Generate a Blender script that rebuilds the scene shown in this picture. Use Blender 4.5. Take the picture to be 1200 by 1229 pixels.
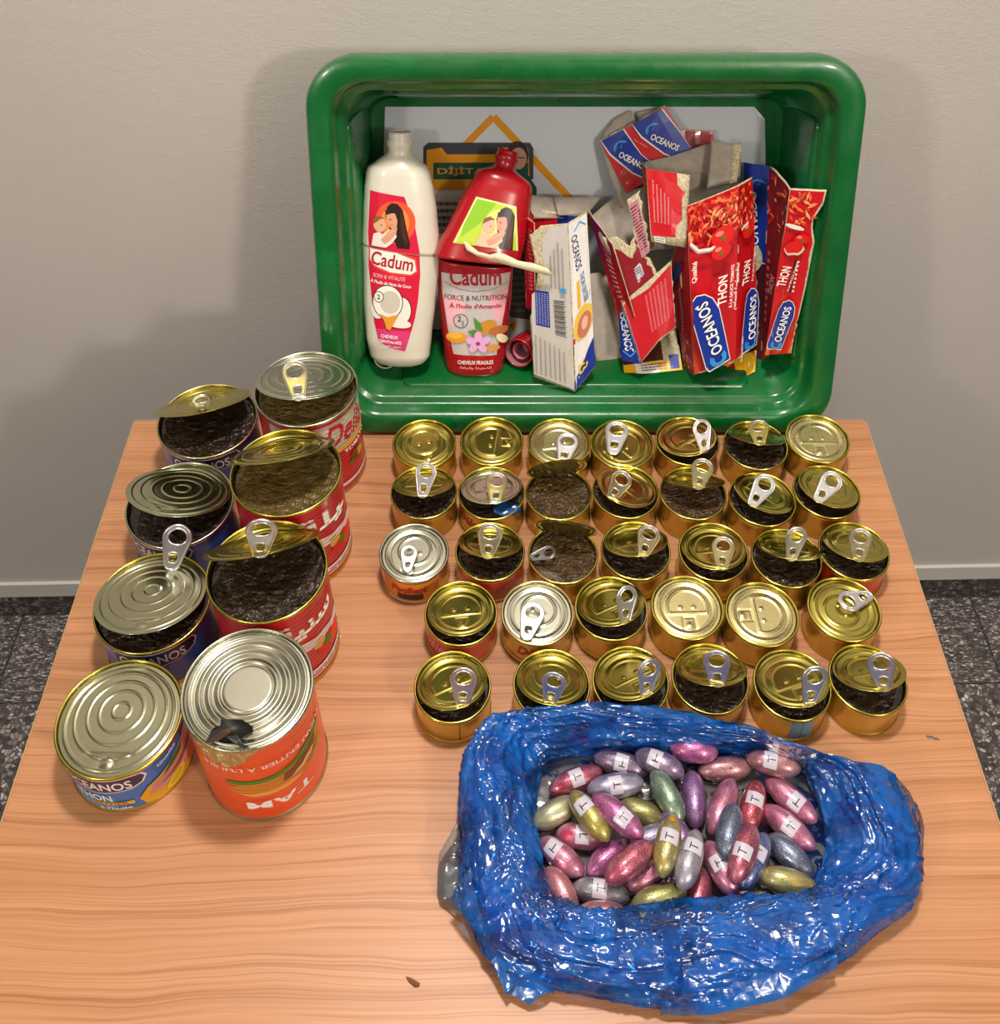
import bpy, bmesh, math, random
import numpy as np
from mathutils import Vector, Matrix, noise
random.seed(7)
sc = bpy.context.scene
for o in list(bpy.data.objects): bpy.data.objects.remove(o)
C = sc.collection
# ---------------------------------------------------------------- camera (units are metres, table top at z = 0)
FPX, PPY, TH, CH = 1327.15, 303.04, 0.7000, 0.92106
cam = bpy.data.cameras.new('camera'); camo = bpy.data.objects.new('camera', cam); C.objects.link(camo)
camo.location = (0, 0, CH); camo.rotation_euler = (math.pi/2 - TH, 0, 0)
cam.sensor_fit = 'HORIZONTAL'; cam.sensor_width = 36; cam.lens = FPX/1200*36
cam.shift_y = -(614.5-PPY)/1200; cam.clip_start = .01
sc.camera = camo
# ---------------------------------------------------------------- world, lamps, exposure
sc.view_settings.view_transform = 'Standard'; sc.view_settings.look = 'None'
sc.view_settings.gamma = 1; sc.view_settings.use_curve_mapping = False; sc.view_settings.exposure = 0.0
w = bpy.data.worlds.new('world'); sc.world = w; w.use_nodes = True
w.node_tree.nodes['Background'].inputs[0].default_value = (1.0, .95, .91, 1)
w.node_tree.nodes['Background'].inputs[1].default_value = .16
def lamp(name, loc, size, power, col, target, point=False):
    l = bpy.data.lights.new(name, 'POINT' if point else 'AREA')
    if point: l.shadow_soft_size = size
    else: l.shape = 'DISK'; l.size = size
    l.energy = power; l.color = col
    o = bpy.data.objects.new(name, l); C.objects.link(o); o.location = loc
    o.rotation_euler = (Vector(target)-Vector(loc)).to_track_quat('-Z', 'Y').to_euler(); return o
WARM = (1, .87, .72)
lamp('ceiling_lamp', (.06, .66, 1.80), .18, 27, (1, .93, .86), (.06, .66, 0))
lamp('ceiling_lamp', (1.25, -1.2, 1.5), .10, 80, (1, .91, .82), (0, .9, 0), True)
lamp('ceiling_lamp', (-1.3, -1.0, 1.5), .10, 42, (1, .91, .82), (0, .9, 0), True)
# ---------------------------------------------------------------- calibration helpers
CT, ST = math.cos(TH), math.sin(TH)
CAMP = Vector((0, 0, CH))
def ray(x, y):
    a = (y-PPY)/FPX
    return Vector(((x-600)/FPX, CT-a*ST, -ST-a*CT))
def at(x, y, z=0.0):
    d = ray(x, y); return CAMP + d*((z-CH)/d.z)
def proj(P):
    dz = P[2]-CH; zc = P[1]*CT-dz*ST; yd = -(P[1]*ST+dz*CT)
    return 600+FPX*P[0]/zc, PPY+FPX*yd/zc
CO = Vector((.083, .784, .004)); CV = Vector((0, .329, .944)).normalized(); CW = Vector((0, CV.z, -CV.y)); CU = Vector((1, 0, 0))
def cr(x, y, d):                       # point at depth d inside the crate
    r = ray(x, y); O = CO+CW*d
    return CAMP + r*((O-CAMP).dot(CW)/r.dot(CW))
def cloc(u, v, d): return CO+CU*u+CV*v+CW*d
# ---------------------------------------------------------------- materials
def srgb(h):
    if isinstance(h, str): h = tuple(int(h[i:i+2], 16)/255 for i in (0, 2, 4))
    return tuple((c/12.92 if c <= .04045 else ((c+.055)/1.055)**2.4) for c in h)+(1,)
MC = {}
class NT:
    def __init__(s, name):
        s.m = bpy.data.materials.new(name); s.m.use_nodes = True; s.t = s.m.node_tree; s.b = s.t.nodes['Principled BSDF']
        s.out = s.t.nodes['Material Output']
    def n(s, typ, **kw):
        nd = s.t.nodes.new('ShaderNode'+typ)
        for k, v in kw.items():
            if k.startswith('i_'):
                nd.inputs[k[2:].replace('_', ' ')].default_value = v
            else: setattr(nd, k, v)
        return nd
    def l(s, a, b): s.t.links.new(a, b)
    def coord(s, scale=(1, 1, 1), kind='Object', rot=(0, 0, 0)):
        tc = s.n('TexCoord'); mp = s.n('Mapping'); mp.inputs['Scale'].default_value = scale; mp.inputs['Rotation'].default_value = rot
        s.l(tc.outputs[kind], mp.inputs[0]); return mp.outputs[0]
    def noise(s, vec, scale, detail=3, rough=.5, dist=0):
        nd = s.n('TexNoise'); nd.inputs['Scale'].default_value = scale; nd.inputs['Detail'].default_value = detail
        nd.inputs['Roughness'].default_value = rough; nd.inputs['Distortion'].default_value = dist
        if vec is not None: s.l(vec, nd.inputs['Vector'])
        return nd.outputs['Fac']
    def ramp(s, fac, stops, interp='LINEAR'):
        r = s.n('ValToRGB'); r.color_ramp.interpolation = interp
        while len(r.color_ramp.elements) < len(stops): r.color_ramp.elements.new(.5)
        for e, (p, c) in zip(r.color_ramp.elements, stops):
            e.position = p; e.color = c if len(c) == 4 else (*c, 1)
        s.l(fac, r.inputs[0]); return r.outputs[0]
    def bump(s, h, strength, dist=.001):
        b = s.n('Bump'); b.inputs['Strength'].default_value = strength; b.inputs['Distance'].default_value = dist
        s.l(h, b.inputs['Height']); s.l(b.outputs[0], s.b.inputs['Normal']); return b
    def math(s, op, a, b=None):
        m = s.n('Math', operation=op)
        for i, v in enumerate((a, b)):
            if v is None: continue
            if isinstance(v, (int, float)): m.inputs[i].default_value = v
            else: s.l(v, m.inputs[i])
        return m.outputs[0]
    def mix(s, fac, a, b, bt='MIX'):
        m = s.n('MixRGB', blend_type=bt)
        for i, v in enumerate((fac, a, b)):
            if isinstance(v, (int, float)): m.inputs[i].default_value = v
            elif isinstance(v, tuple): m.inputs[i].default_value = v
            else: s.l(v, m.inputs[i])
        return m.outputs[0]
    def set(s, **kw):
        for k, v in kw.items():
            s.b.inputs[{'col': 'Base Color', 'rough': 'Roughness', 'metal': 'Metallic', 'spec': 'Specular IOR Level', 'coat': 'Coat Weight',
                        'crough': 'Coat Roughness', 'alpha': 'Alpha', 'trans': 'Transmission Weight', 'sub': 'Subsurface Weight'}[k]].default_value = v
        return s
def ink(h, rough=.35, metal=0.0, coat=0.0, name=None):
    key = (h, rough, metal, coat)
    if key not in MC:
        MC[key] = NT(name or 'print_'+str(h)).set(col=srgb(h), rough=rough, metal=metal, coat=coat).m
    return MC[key]
def m_metal(name, col, rough, scratch=.05, bumpy=0.0):
    t = NT(name); t.set(metal=1.0, rough=rough)
    v = t.coord()
    n1 = t.noise(v, 60, 4, .6)
    t.l(t.mix(n1, tuple(c*.86 for c in col[:3])+(1,), tuple(min(1, c*1.08) for c in col[:3])+(1,)), t.b.inputs['Base Color'])
    n2 = t.noise(v, 900, 2)
    t.l(t.math('ADD', t.math('MULTIPLY', n2, scratch), rough-scratch*.5), t.b.inputs['Roughness'])
    if bumpy: t.bump(t.noise(v, 220, 3), bumpy, .0004)
    return t.m
M = {}
M['gold_rim'] = m_metal('gold_lacquer_rim', srgb('d2c558'), .20)
M['gold_body'] = m_metal('gold_lacquer_body', srgb('ccb058'), .24)
M['gold_body'].node_tree.nodes['Principled BSDF'].inputs['Metallic'].default_value = .85
M['gold_lid'] = m_metal('gold_lacquer_lid', srgb('b8ab56'), .22, .06, .03)
M['gold_pale'] = m_metal('pale_gold_lid', srgb('cfc48c'), .28, .08, .06)
M['silver_lid'] = m_metal('tin_silver_lid', srgb('c9c9b6'), .24, .06, .0)
M['tin_lid'] = m_metal('greenish_tin_lid', srgb('bcbc9c'), .2, .06, .0)
M['tin_dark'] = m_metal('dark_tin', srgb('8a8a88'), .3, .1, .1)
M['tab'] = m_metal('aluminium_tab', srgb('e4e2e6'), .30, .05)
M['tab_dark'] = m_metal('grey_tab', srgb('8c8a88'), .32, .05)
M['inner'] = m_metal('can_inner_wall', srgb('a89858'), .3)
def m_paint(name, col, rough=.28, rib=False):
    t = NT(name); t.set(rough=rough, coat=.5, crough=.12)
    n = t.noise(t.coord(), 40, 3)
    t.l(t.mix(n, tuple(c*.9 for c in col[:3])+(1,), tuple(min(1, c*1.05) for c in col[:3])+(1,)), t.b.inputs['Base Color'])
    return t.m
M['red_can'] = m_paint('red_printed_tin', srgb('bd1226'))
M['blue_can'] = m_paint('blue_printed_tin', srgb('1a4a9e'))
M['navy_can'] = m_paint('navy_printed_tin', srgb('1c2a6c'))
M['sky_can'] = m_paint('light_blue_printed_tin', srgb('2a86c8'))
M['orange_can'] = m_paint('orange_printed_tin', srgb('ea4a10'))
M['redbody'] = m_paint('small_red_printed_tin', srgb('b32618'))
# wood laminate
t = NT('cherry_wood_laminate'); t.set(rough=.40, spec=.45)
v = t.coord((1, 1, 1)); sp = t.n('SeparateXYZ'); t.l(v, sp.inputs[0])
warp = t.noise(t.coord((1.1, 2.6, 1)), 2.2, 3, .5)
yy = t.math('ADD', sp.outputs[1], t.math('MULTIPLY', warp, .055))
cb = t.n('CombineXYZ'); t.l(t.math('MULTIPLY', sp.outputs[0], .35), cb.inputs[0]); t.l(t.math('MULTIPLY', yy, 42), cb.inputs[1])
g1 = t.noise(cb.outputs[0], 1.6, 4, .62)
cb2 = t.n('CombineXYZ'); t.l(t.math('MULTIPLY', sp.outputs[0], 3.2), cb2.inputs[0]); t.l(t.math('MULTIPLY', yy, 420), cb2.inputs[1])
g2 = t.noise(cb2.outputs[0], 1.0, 3, .6)
cb3 = t.n('CombineXYZ'); t.l(t.math('MULTIPLY', sp.outputs[0], .5), cb3.inputs[0]); t.l(t.math('MULTIPLY', yy, 70), cb3.inputs[1])
g3 = t.noise(cb3.outputs[0], 1.3, 2, .5)
c1 = t.ramp(g1, [(.25, srgb('a97249')), (.45, srgb('b88158')), (.60, srgb('bf8960')), (.78, srgb('c59269'))])
c2 = t.mix(t.math('MULTIPLY', t.ramp(g3, [(.475, (0, 0, 0)), (.50, (1, 1, 1)), (.525, (0, 0, 0))]), .42), c1, srgb('80481f'))
c3 = t.mix(.35, c2, t.ramp(g2, [(.35, (.55, .5, .45)), (.6, (1, 1, 1))]), 'MULTIPLY')
t.l(c3, t.b.inputs['Base Color'])
t.bump(t.noise(v, 1400, 2), .12, .0004); M['wood'] = t.m
# wall paint
t = NT('cream_wall_paint'); t.set(rough=.62, spec=.35)
v = t.coord(); n = t.noise(v, 2.2, 4)
t.l(t.ramp(n, [(.3, srgb('c6bfb8')), (.7, srgb('cdc7c0'))]), t.b.inputs['Base Color'])
h = t.math('ADD', t.noise(v, 420, 3), t.math('MULTIPLY', t.noise(t.coord((1, 1, 1.5)), 70, 4), .8))
t.bump(h, .38, .0011); M['wall'] = t.m
t = NT('white_plaster_trim'); t.set(rough=.5, col=srgb('d6d2ca')); t.bump(t.noise(t.coord(), 60, 3), .3, .002); M['trim'] = t.m
t = NT('ceiling_paint'); t.set(rough=.8, col=srgb('d9d4ca')); M['ceil'] = t.m
def m_terrazzo(name, dark):
    t = NT(name); t.set(rough=.42)
    v = t.coord()
    wv = t.mix(.03, v, t.n('TexNoise').outputs['Color'])
    vo = t.n('TexVoronoi'); vo.inputs['Scale'].default_value = 150; t.l(wv, vo.inputs['Vector'])
    sp = t.n('SeparateXYZ'); t.l(vo.outputs['Color'], sp.inputs[0])
    c = t.ramp(sp.outputs[0], [(0, srgb('2c2726')), (.35, srgb('4e4846')), (.6, srgb('6e6865')), (.85, srgb('8e8884')), (1, srgb('b4afa8'))])
    ve = t.n('TexVoronoi', feature='DISTANCE_TO_EDGE'); ve.inputs['Scale'].default_value = 150; t.l(wv, ve.inputs['Vector'])
    e = t.ramp(ve.outputs['Distance'], [(.05, (0, 0, 0)), (.14, (1, 1, 1))])
    c = t.mix(e, srgb('3c3635'), c)
    c = t.mix(1.0, c, (dark, dark, dark, 1), 'MULTIPLY')
    t.l(c, t.b.inputs['Base Color']); return t.m
M['terrazzo'] = m_terrazzo('terrazzo', 1.5); M['skirt'] = m_terrazzo('dark_terrazzo', .8)
t = NT('tile_joint'); t.set(rough=.8, col=srgb('3a3533')); M['joint'] = t.m
# crate plastic
t = NT('green_plastic'); t.set(rough=.26, spec=.55, coat=.25, crough=.1)
v = t.coord(); n = t.noise(v, 9, 5, .65)
t.l(t.ramp(n, [(.3, srgb('01501e')), (.55, srgb('035e28')), (.75, srgb('0c7438'))]), t.b.inputs['Base Color'])
t.l(t.ramp(t.noise(v, 30, 4), [(.35, (.2, .2, .2)), (.7, (.42, .42, .42))]), t.b.inputs['Roughness'])
t.bump(t.noise(v, 120, 4), .12, .001); M['crate'] = t.m
M['card'] = NT('grey_cardboard').set(col=srgb('a3978a'), rough=.8).m
t = NT('grey_cardboard_inside'); t.set(rough=.85); t.l(t.ramp(t.noise(t.coord(), 90, 4), [(.3, srgb('978c80')), (.7, srgb('aaa093'))]), t.b.inputs['Base Color']); M['card'] = t.m
t = NT('torn_card_core'); t.set(rough=.9); t.l(t.ramp(t.noise(t.coord(), 400, 4), [(.35, srgb('a89c78')), (.7, srgb('d8cdb0'))]), t.b.inputs['Base Color']); M['torn'] = t.m
# film-wrapped filling
def crease(t, sc_, dist=.02):
    v = t.coord(); nz = t.n('TexNoise'); nz.inputs['Scale'].default_value = 18; nz.inputs['Detail'].default_value = 3; t.l(v, nz.inputs['Vector'])
    vv = t.n('VectorMath', operation='MULTIPLY_ADD'); t.l(nz.outputs['Color'], vv.inputs[0]); vv.inputs[1].default_value = (dist,)*3; t.l(v, vv.inputs[2])
    outs = None
    for s_, w_, st in ((sc_, 1.0, (1, .45, .8)), (sc_*2.3, .5, (.5, 1, 1)), (sc_*5, .22, (1, .6, 1))):
        mp = t.n('Mapping'); mp.inputs['Scale'].default_value = st; mp.inputs['Rotation'].default_value = (.3*s_, 0, .7*s_); t.l(vv.outputs[0], mp.inputs[0])
        vo = t.n('TexVoronoi', feature='DISTANCE_TO_EDGE'); vo.inputs['Scale'].default_value = s_; t.l(mp.outputs[0], vo.inputs['Vector'])
        m = t.math('MULTIPLY', t.math('MINIMUM', vo.outputs['Distance'], .35), w_)
        outs = m if outs is None else t.math('ADD', outs, m)
    return outs
def m_filling(name, c0, c1, spark):
    t = NT(name); t.set(rough=.35, spec=.4, coat=1, crough=.05)
    v = t.coord(); n = t.noise(v, 45, 6, .65, 1.2)
    t.l(t.ramp(n, [(.3, srgb(c0)), (.6, srgb(c1)), (.8, srgb(c0))]), t.b.inputs['Base Color'])
    vf = t.n('TexVoronoi'); vf.inputs['Scale'].default_value = 330; t.l(v, vf.inputs['Vector'])
    h = t.math('ADD', t.math('MULTIPLY', crease(t, 60), 1.1), t.math('MULTIPLY', vf.outputs['Distance'], spark))
    t.bump(h, 1.0, .006); return t.m
M['fill_dark'] = m_filling('dark_film_wrapped_filling', '160e09', '2c1c12', .10)
M['fill_brown'] = m_filling('brown_film_wrapped_filling', '2a1c10', '4e3822', .30)
M['fill_olive'] = m_filling('olive_film_wrapped_filling', '3a2c12', '625026', .08)
# blue bag film: flat little facets, as crinkled film has
def facet(t, vec, scale, stretch, rot):
    mp = t.n('Mapping'); mp.inputs['Scale'].default_value = stretch; mp.inputs['Rotation'].default_value = rot; t.l(vec, mp.inputs[0])
    vo = t.n('TexVoronoi'); vo.inputs['Scale'].default_value = scale; t.l(mp.outputs[0], vo.inputs['Vector'])
    a = t.n('VectorMath', operation='SUBTRACT'); t.l(mp.outputs[0], a.inputs[0]); t.l(vo.outputs['Position'], a.inputs[1])
    c = t.n('VectorMath', operation='SUBTRACT'); t.l(vo.outputs['Color'], c.inputs[0]); c.inputs[1].default_value = (.5, .5, .5)
    d = t.n('VectorMath', operation='DOT_PRODUCT'); t.l(a.outputs[0], d.inputs[0]); t.l(c.outputs[0], d.inputs[1]); return d.outputs['Value']
def m_film(name, col, tint, fac, br=.9):
    t = NT(name)
    v = t.coord()
    nz = t.n('TexNoise'); nz.inputs['Scale'].default_value = 12; nz.inputs['Detail'].default_value = 4; t.l(v, nz.inputs['Vector'])
    vv = t.n('VectorMath', operation='MULTIPLY_ADD'); t.l(nz.outputs['Color'], vv.inputs[0]); vv.inputs[1].default_value = (.03,)*3; t.l(v, vv.inputs[2])
    h = t.math('ADD', facet(t, vv.outputs[0], 26, (1, .35, .7), (.3, .2, .8)), facet(t, vv.outputs[0], 55, (.3, 1, .8), (.1, .4, .3)))
    h = t.math('ADD', h, t.math('MULTIPLY', facet(t, vv.outputs[0], 130, (1, .5, 1), (.5, .1, 1.9)), .38))
    b = t.bump(h, 1.0, br)
    tr = t.n('BsdfTransparent'); tr.inputs[0].default_value = srgb(tint)
    df = t.n('BsdfDiffuse'); df.inputs[0].default_value = srgb(col); t.l(b.outputs[0], df.inputs['Normal'])
    tl = t.n('BsdfTranslucent'); tl.inputs[0].default_value = srgb(col); t.l(b.outputs[0], tl.inputs['Normal'])
    m0 = t.n('MixShader'); m0.inputs[0].default_value = .5; t.l(df.outputs[0], m0.inputs[1]); t.l(tl.outputs[0], m0.inputs[2])
    mx = t.n('MixShader'); fr = t.noise(v, 22, 4, .6, 1.0)
    f = t.n('MapRange'); t.l(fr, f.inputs[0]); f.inputs[1].default_value = .36; f.inputs[2].default_value = .60
    f.inputs[3].default_value = fac[0]; f.inputs[4].default_value = fac[1]
    t.l(f.outputs[0], mx.inputs[0]); t.l(tr.outputs[0], mx.inputs[1]); t.l(m0.outputs[0], mx.inputs[2])
    gl = t.n('BsdfGlossy'); gl.inputs['Roughness'].default_value = .16; t.l(b.outputs[0], gl.inputs['Normal'])
    fs = t.n('Fresnel'); fs.inputs[0].default_value = 1.5; t.l(b.outputs[0], fs.inputs['Normal'])
    m2 = t.n('MixShader'); t.l(t.math('ADD', t.math('MULTIPLY', fs.outputs[0], 1.0), .03), m2.inputs[0]); t.l(mx.outputs[0], m2.inputs[1]); t.l(gl.outputs[0], m2.inputs[2])
    t.l(m2.outputs[0], t.out.inputs[0]); return t.m
M['film'] = m_film('blue_plastic_film', '1c88f4', '74c2ff', (.16, .72), .62)
M['film_clear'] = m_film('clear_bluish_film', '8fa6b8', 'c8dcec', (.12, .35), .8)
# ---------------------------------------------------------------- object helpers
def link(name, me, parent=None, mats=()):
    o = bpy.data.objects.new(name, me); C.objects.link(o)
    if parent is not None: o.parent = parent
    for m in mats: me.materials.append(m)
    return o
def tag(o, label=None, cat=None, group=None, kind=None):
    if label: o['label'] = label
    if cat: o['category'] = cat
    if group: o['group'] = group
    if kind: o['kind'] = kind
    return o
def thing(name, loc, label, cat, group=None):
    o = bpy.data.objects.new(name, None); C.objects.link(o); o.location = loc; o.empty_display_size = .02
    return tag(o, label, cat, group)
def pyd(name, V, F, mats, parent=None, mi=None, smooth=True):
    me = bpy.data.meshes.new(name); me.from_pydata([tuple(v) for v in V], [], F)
    o = link(name, me, parent, mats)
    if mi is not None: me.polygons.foreach_set('material_index', mi)
    me.polygons.foreach_set('use_smooth', [smooth]*len(F)); me.update(); return o
def autosmooth(o, ang=35):
    me = o.data; bm = bmesh.new(); bm.from_mesh(me)
    a = math.radians(ang)
    for e in bm.edges:
        e.smooth = not (len(e.link_faces) == 2 and e.calc_face_angle(0) > a)
    bm.to_mesh(me); bm.free(); return o
def fixn(o):
    bm = bmesh.new(); bm.from_mesh(o.data); bmesh.ops.recalc_face_normals(bm, faces=bm.faces); bm.to_mesh(o.data); bm.free(); return o
def box(name, lo, hi, mat, parent=None, bev=.002):
    bm = bmesh.new(); bmesh.ops.create_cube(bm, size=1)
    for v in bm.verts: v.co = Vector([(lo[i]+hi[i])/2+v.co[i]*(hi[i]-lo[i]) for i in range(3)])
    if bev: bmesh.ops.bevel(bm, geom=list(bm.edges), offset=bev, segments=2, affect='EDGES')
    me = bpy.data.meshes.new(name); bm.to_mesh(me); bm.free()
    o = link(name, me, parent, [mat]); return o
def lathe(profile, n=64, close=False):
    """profile: (r, z, matindex of the strip that starts here)"""
    V, F, mi = [], [], []
    for r, z, _ in profile:
        for k in range(n):
            a = 2*math.pi*k/n; V.append((r*math.cos(a), r*math.sin(a), z))
    for i in range(len(profile)-1):
        for k in range(n):
            k2 = (k+1) % n
            F.append((i*n+k, i*n+k2, (i+1)*n+k2, (i+1)*n+k)); mi.append(profile[i][2])
    return V, F, mi
def tube(path, r, closed=True, n=8, flat=1.0, up=Vector((0, 0, 1))):
    V, F = [], []; N = len(path)
    for i, p in enumerate(path):
        a, b = path[(i-1) % N] if (closed or i > 0) else p, path[(i+1) % N] if (closed or i < N-1) else p
        d = (Vector(b)-Vector(a)).normalized(); s = d.cross(up).normalized(); u = s.cross(d)
        for k in range(n):
            t = 2*math.pi*k/n; V.append(Vector(p)+s*(r*math.cos(t))+u*(r*flat*math.sin(t)))
    for i in range(N if closed else N-1):
        j = (i+1) % N
        for k in range(n):
            k2 = (k+1) % n; F.append((i*n+k, i*n+k2, j*n+k2, j*n+k))
    return V, F
# ---------------------------------------------------------------- flat print draped on real surfaces
TXT = {}
def text_mesh(s, bold=False):
    if (s, bold) not in TXT:
        c = bpy.data.curves.new('lettering', 'FONT'); c.body = s; c.size = 1; c.resolution_u = 3; c.align_x = 'CENTER'; c.align_y = 'CENTER'
        c.offset = .018 if bold else 0
        o = bpy.data.objects.new('lettering', c); C.objects.link(o)
        bpy.context.view_layer.update()
        me = o.evaluated_get(bpy.context.evaluated_depsgraph_get()).to_mesh()
        TXT[(s, bold)] = ([v.co.copy() for v in me.vertices], [tuple(p.vertices) for p in me.polygons])
        o.evaluated_get(bpy.context.evaluated_depsgraph_get()).to_mesh_clear()
        bpy.data.objects.remove(o); bpy.data.curves.remove(c)
    return TXT[(s, bold)]
class Art:
    def __init__(s): s.bm = bmesh.new(); s.mats = []; s.k = 0
    def mi(s, m):
        if m not in s.mats: s.mats.append(m)
        return s.mats.index(m)
    def poly(s, pts, m, layer=None):
        if layer is None: s.k += 1; layer = s.k
        f = s.bm.faces.new([s.bm.verts.new((p[0], p[1], layer)) for p in pts]); f.material_index = s.mi(m)
        f.normal_update()
        if f.normal.z < 0: f.normal_flip()
        bmesh.ops.triangulate(s.bm, faces=[f]); return s
    def rect(s, x0, y0, x1, y1, m): return s.poly([(x0, y0), (x1, y0), (x1, y1), (x0, y1)], m)
    def disc(s, x, y, rx, ry, m, rot=0, n=24):
        c, q = math.cos(rot), math.sin(rot)
        return s.poly([(x+c*rx*math.cos(t)-q*ry*math.sin(t), y+q*rx*math.cos(t)+c*ry*math.sin(t)) for t in [2*math.pi*i/n for i in range(n)]], m)
    def text(s, txt, x, y, h, m, rot=0, w=None, bold=True, sx=1, skew=0):
        V, F = text_mesh(txt, bold)
        if not V: return s
        x0, x1 = min(v.x for v in V), max(v.x for v in V); y0, y1 = min(v.y for v in V), max(v.y for v in V)
        ky = h/(y1-y0); kx = (w/(x1-x0)) if w else ky*.95; kx *= sx
        s.k += 1; c, q = math.cos(rot), math.sin(rot)
        vs = []
        for v in V:
            a, b = (v.x-(x0+x1)/2)*kx, (v.y-(y0+y1)/2)*ky; a += skew*b
            vs.append(s.bm.verts.new((x+c*a-q*b, y+q*a+c*b, s.k)))
        i = s.mi(m)
        for f in F:
            try: nf = s.bm.faces.new([vs[j] for j in f]); nf.material_index = i
            except ValueError: pass
        return s
    def line(s, pts, wd, m):
        for a, b in zip(pts[:-1], pts[1:]):
            dx, dy = b[0]-a[0], b[1]-a[1]; L = math.hypot(dx, dy) or 1; nx, ny = -dy/L*wd/2, dx/L*wd/2
            s.poly([(a[0]+nx, a[1]+ny), (a[0]-nx, a[1]-ny), (b[0]-nx, b[1]-ny), (b[0]+nx, b[1]+ny)], m)
        return s
    def smalltext(s, x0, y0, x1, y1, rows, m, rot=False):
        """lines of print too small to read: short dashes"""
        rnd = random.Random(int((x0+y1)*1e6) & 0xffff); s.k += 1; L = s.k
        for i in range(rows):
            a = x0
            while a < x1-1e-6:
                b = min(x1, a+(x1-x0)*rnd.uniform(.05, .16))
                yy = y0+(y1-y0)*(i+.5)/rows; hh = (y1-y0)/rows*.24
                s.poly([(a, yy-hh), (b, yy-hh), (b, yy+hh), (a, yy+hh)], m, L)
                a = b+(x1-x0)*.02
        return s
    def blob(s, x, y, r, m, n=9, j=.4, seed=0, el=1):
        rnd = random.Random(seed)
        return s.poly([(x+r*(1-j*rnd.random())*math.cos(2*math.pi*i/n), y+el*r*(1-j*rnd.random())*math.sin(2*math.pi*i/n)) for i in range(n)], m)
    def cut(s, axis, vals):
        no = (1, 0, 0) if axis == 0 else (0, 1, 0)
        for v in vals:
            co = (v, 0, 0) if axis == 0 else (0, v, 0)
            bmesh.ops.bisect_plane(s.bm, geom=list(s.bm.verts)+list(s.bm.edges)+list(s.bm.faces), plane_co=co, plane_no=no, dist=1e-7)
    def clip(s, poly):
        """keep what lies inside the convex polygon (counter-clockwise)"""
        n = len(poly)
        for i in range(n):
            a, b = poly[i], poly[(i+1) % n]; dx, dy = b[0]-a[0], b[1]-a[1]
            bmesh.ops.bisect_plane(s.bm, geom=list(s.bm.verts)+list(s.bm.edges)+list(s.bm.faces), plane_co=(a[0], a[1], 0), plane_no=(dy, -dx, 0), clear_outer=True, dist=1e-7)
    def put(s, name, fn, parent, eps=.00012, label=None):
        """fn(u, v) -> (position, normal)"""
        for v in s.bm.verts:
            p, n = fn(v.co.x, v.co.y); v.co = Vector(p)+Vector(n)*(eps*v.co.z+.00006)
        me = bpy.data.meshes.new(name); s.bm.to_mesh(me); s.bm.free()
        for p in me.polygons: p.use_smooth = False
        o = link(name, me, parent, s.mats)
        if label: o['label'] = label
        return o
# ================================================================ SETTING
FZ = -.74
WA = math.atan(.02150)                       # the wall is turned slightly against the table
def wallp(s, z, off=0): return Vector((s*math.cos(WA)+off*math.sin(WA), 1.0476+s*math.sin(WA)-off*math.cos(WA), z))
def wallbox(name, s0, s1, z0, z1, t0, t1, mat, kind='structure', parent=None, bev=0):
    V = [wallp(s, z, t) for t in (t0, t1) for z in (z0, z1) for s in (s0, s1)]
    F = [(0, 1, 3, 2), (4, 6, 7, 5), (0, 4, 5, 1), (2, 3, 7, 6), (0, 2, 6, 4), (1, 5, 7, 3)]
    o = pyd(name, V, F, [mat], parent, smooth=False); fixn(o)
    if kind: o['kind'] = kind
    return o
wallbox('wall_back', -2.6, 2.6, FZ-.05, 1.92, -.08, 0, M['wall'])
wallbox('baseboard_back', -2.6, 2.6, FZ, FZ+.058, -.02, .004, M['skirt'])
wallbox('trim_1', -2.6, 2.6, FZ+.058, FZ+.092, -.02, .006, M['trim'])
o = box('ceiling', (-2.6, -2.6, 1.9), (2.6, 1.2, 1.95), M['ceil'], bev=0); o['kind'] = 'structure'
fl = box('floor', (-2.6, -2.6, FZ-.03), (2.6, 1.2, FZ-.004), M['joint'], bev=0); fl['kind'] = 'structure'
tsz = .40; tile_me = None
for j in range(4):
    for i in range(8):
        x = -1.6+tsz*i+.2; s0 = 1.04-.27-tsz*(j-1)
        if tile_me is None:
            tl = box('tile', (-.1985, -.1985, -.006), (.1985, .1985, 0), M['terrazzo'], fl, bev=.0012); tile_me = tl.data
        else:
            tl = bpy.data.objects.new('tile', tile_me); C.objects.link(tl); tl.parent = fl
        tl.location = wallp(x, FZ, 1.0476-s0+tsz/2) if j else wallp(x, FZ, .08)
        if j == 0: tl.scale = (1, .395, 1); tl.location = wallp(x, FZ, .078)
        else: tl.location = wallp(x, FZ, .157+tsz*(j-.5))
        tl.rotation_euler.z = WA
# ================================================================ TABLE
tb = thing('table', (0, .4, FZ), 'wooden table with cherry laminate top under all the cans and the blue bag', 'table')
def edge_top():
    o = box('tabletop', (-.4, -.33, .74-.025), (.4, .4085, .74), M['wood'], tb, bev=.0012); return o
edge_top()
M['edge'] = NT('table_edging').set(col=srgb('b8926a'), rough=.45).m
for nm, lo, hi in (('edge_band', (-.4012, -.33, .716), (-.4, .4085, .7395)), ('edge_band', (.4, -.33, .716), (.4012, .4085, .7395)), ('edge_band', (-.4, .4085, .716), (.4, .4097, .7395))):
    box(nm, lo, hi, M['edge'], tb, bev=.0003)
M['leg'] = NT('dark_steel').set(col=srgb('3a3a3a'), rough=.4, metal=.6).m
for sx in (-1, 1):
    for y in (-.29, .37): box('leg', (sx*.36-.018, y-.018, 0), (sx*.36+.018, y+.018, .715), M['leg'], tb, bev=.003)
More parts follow.
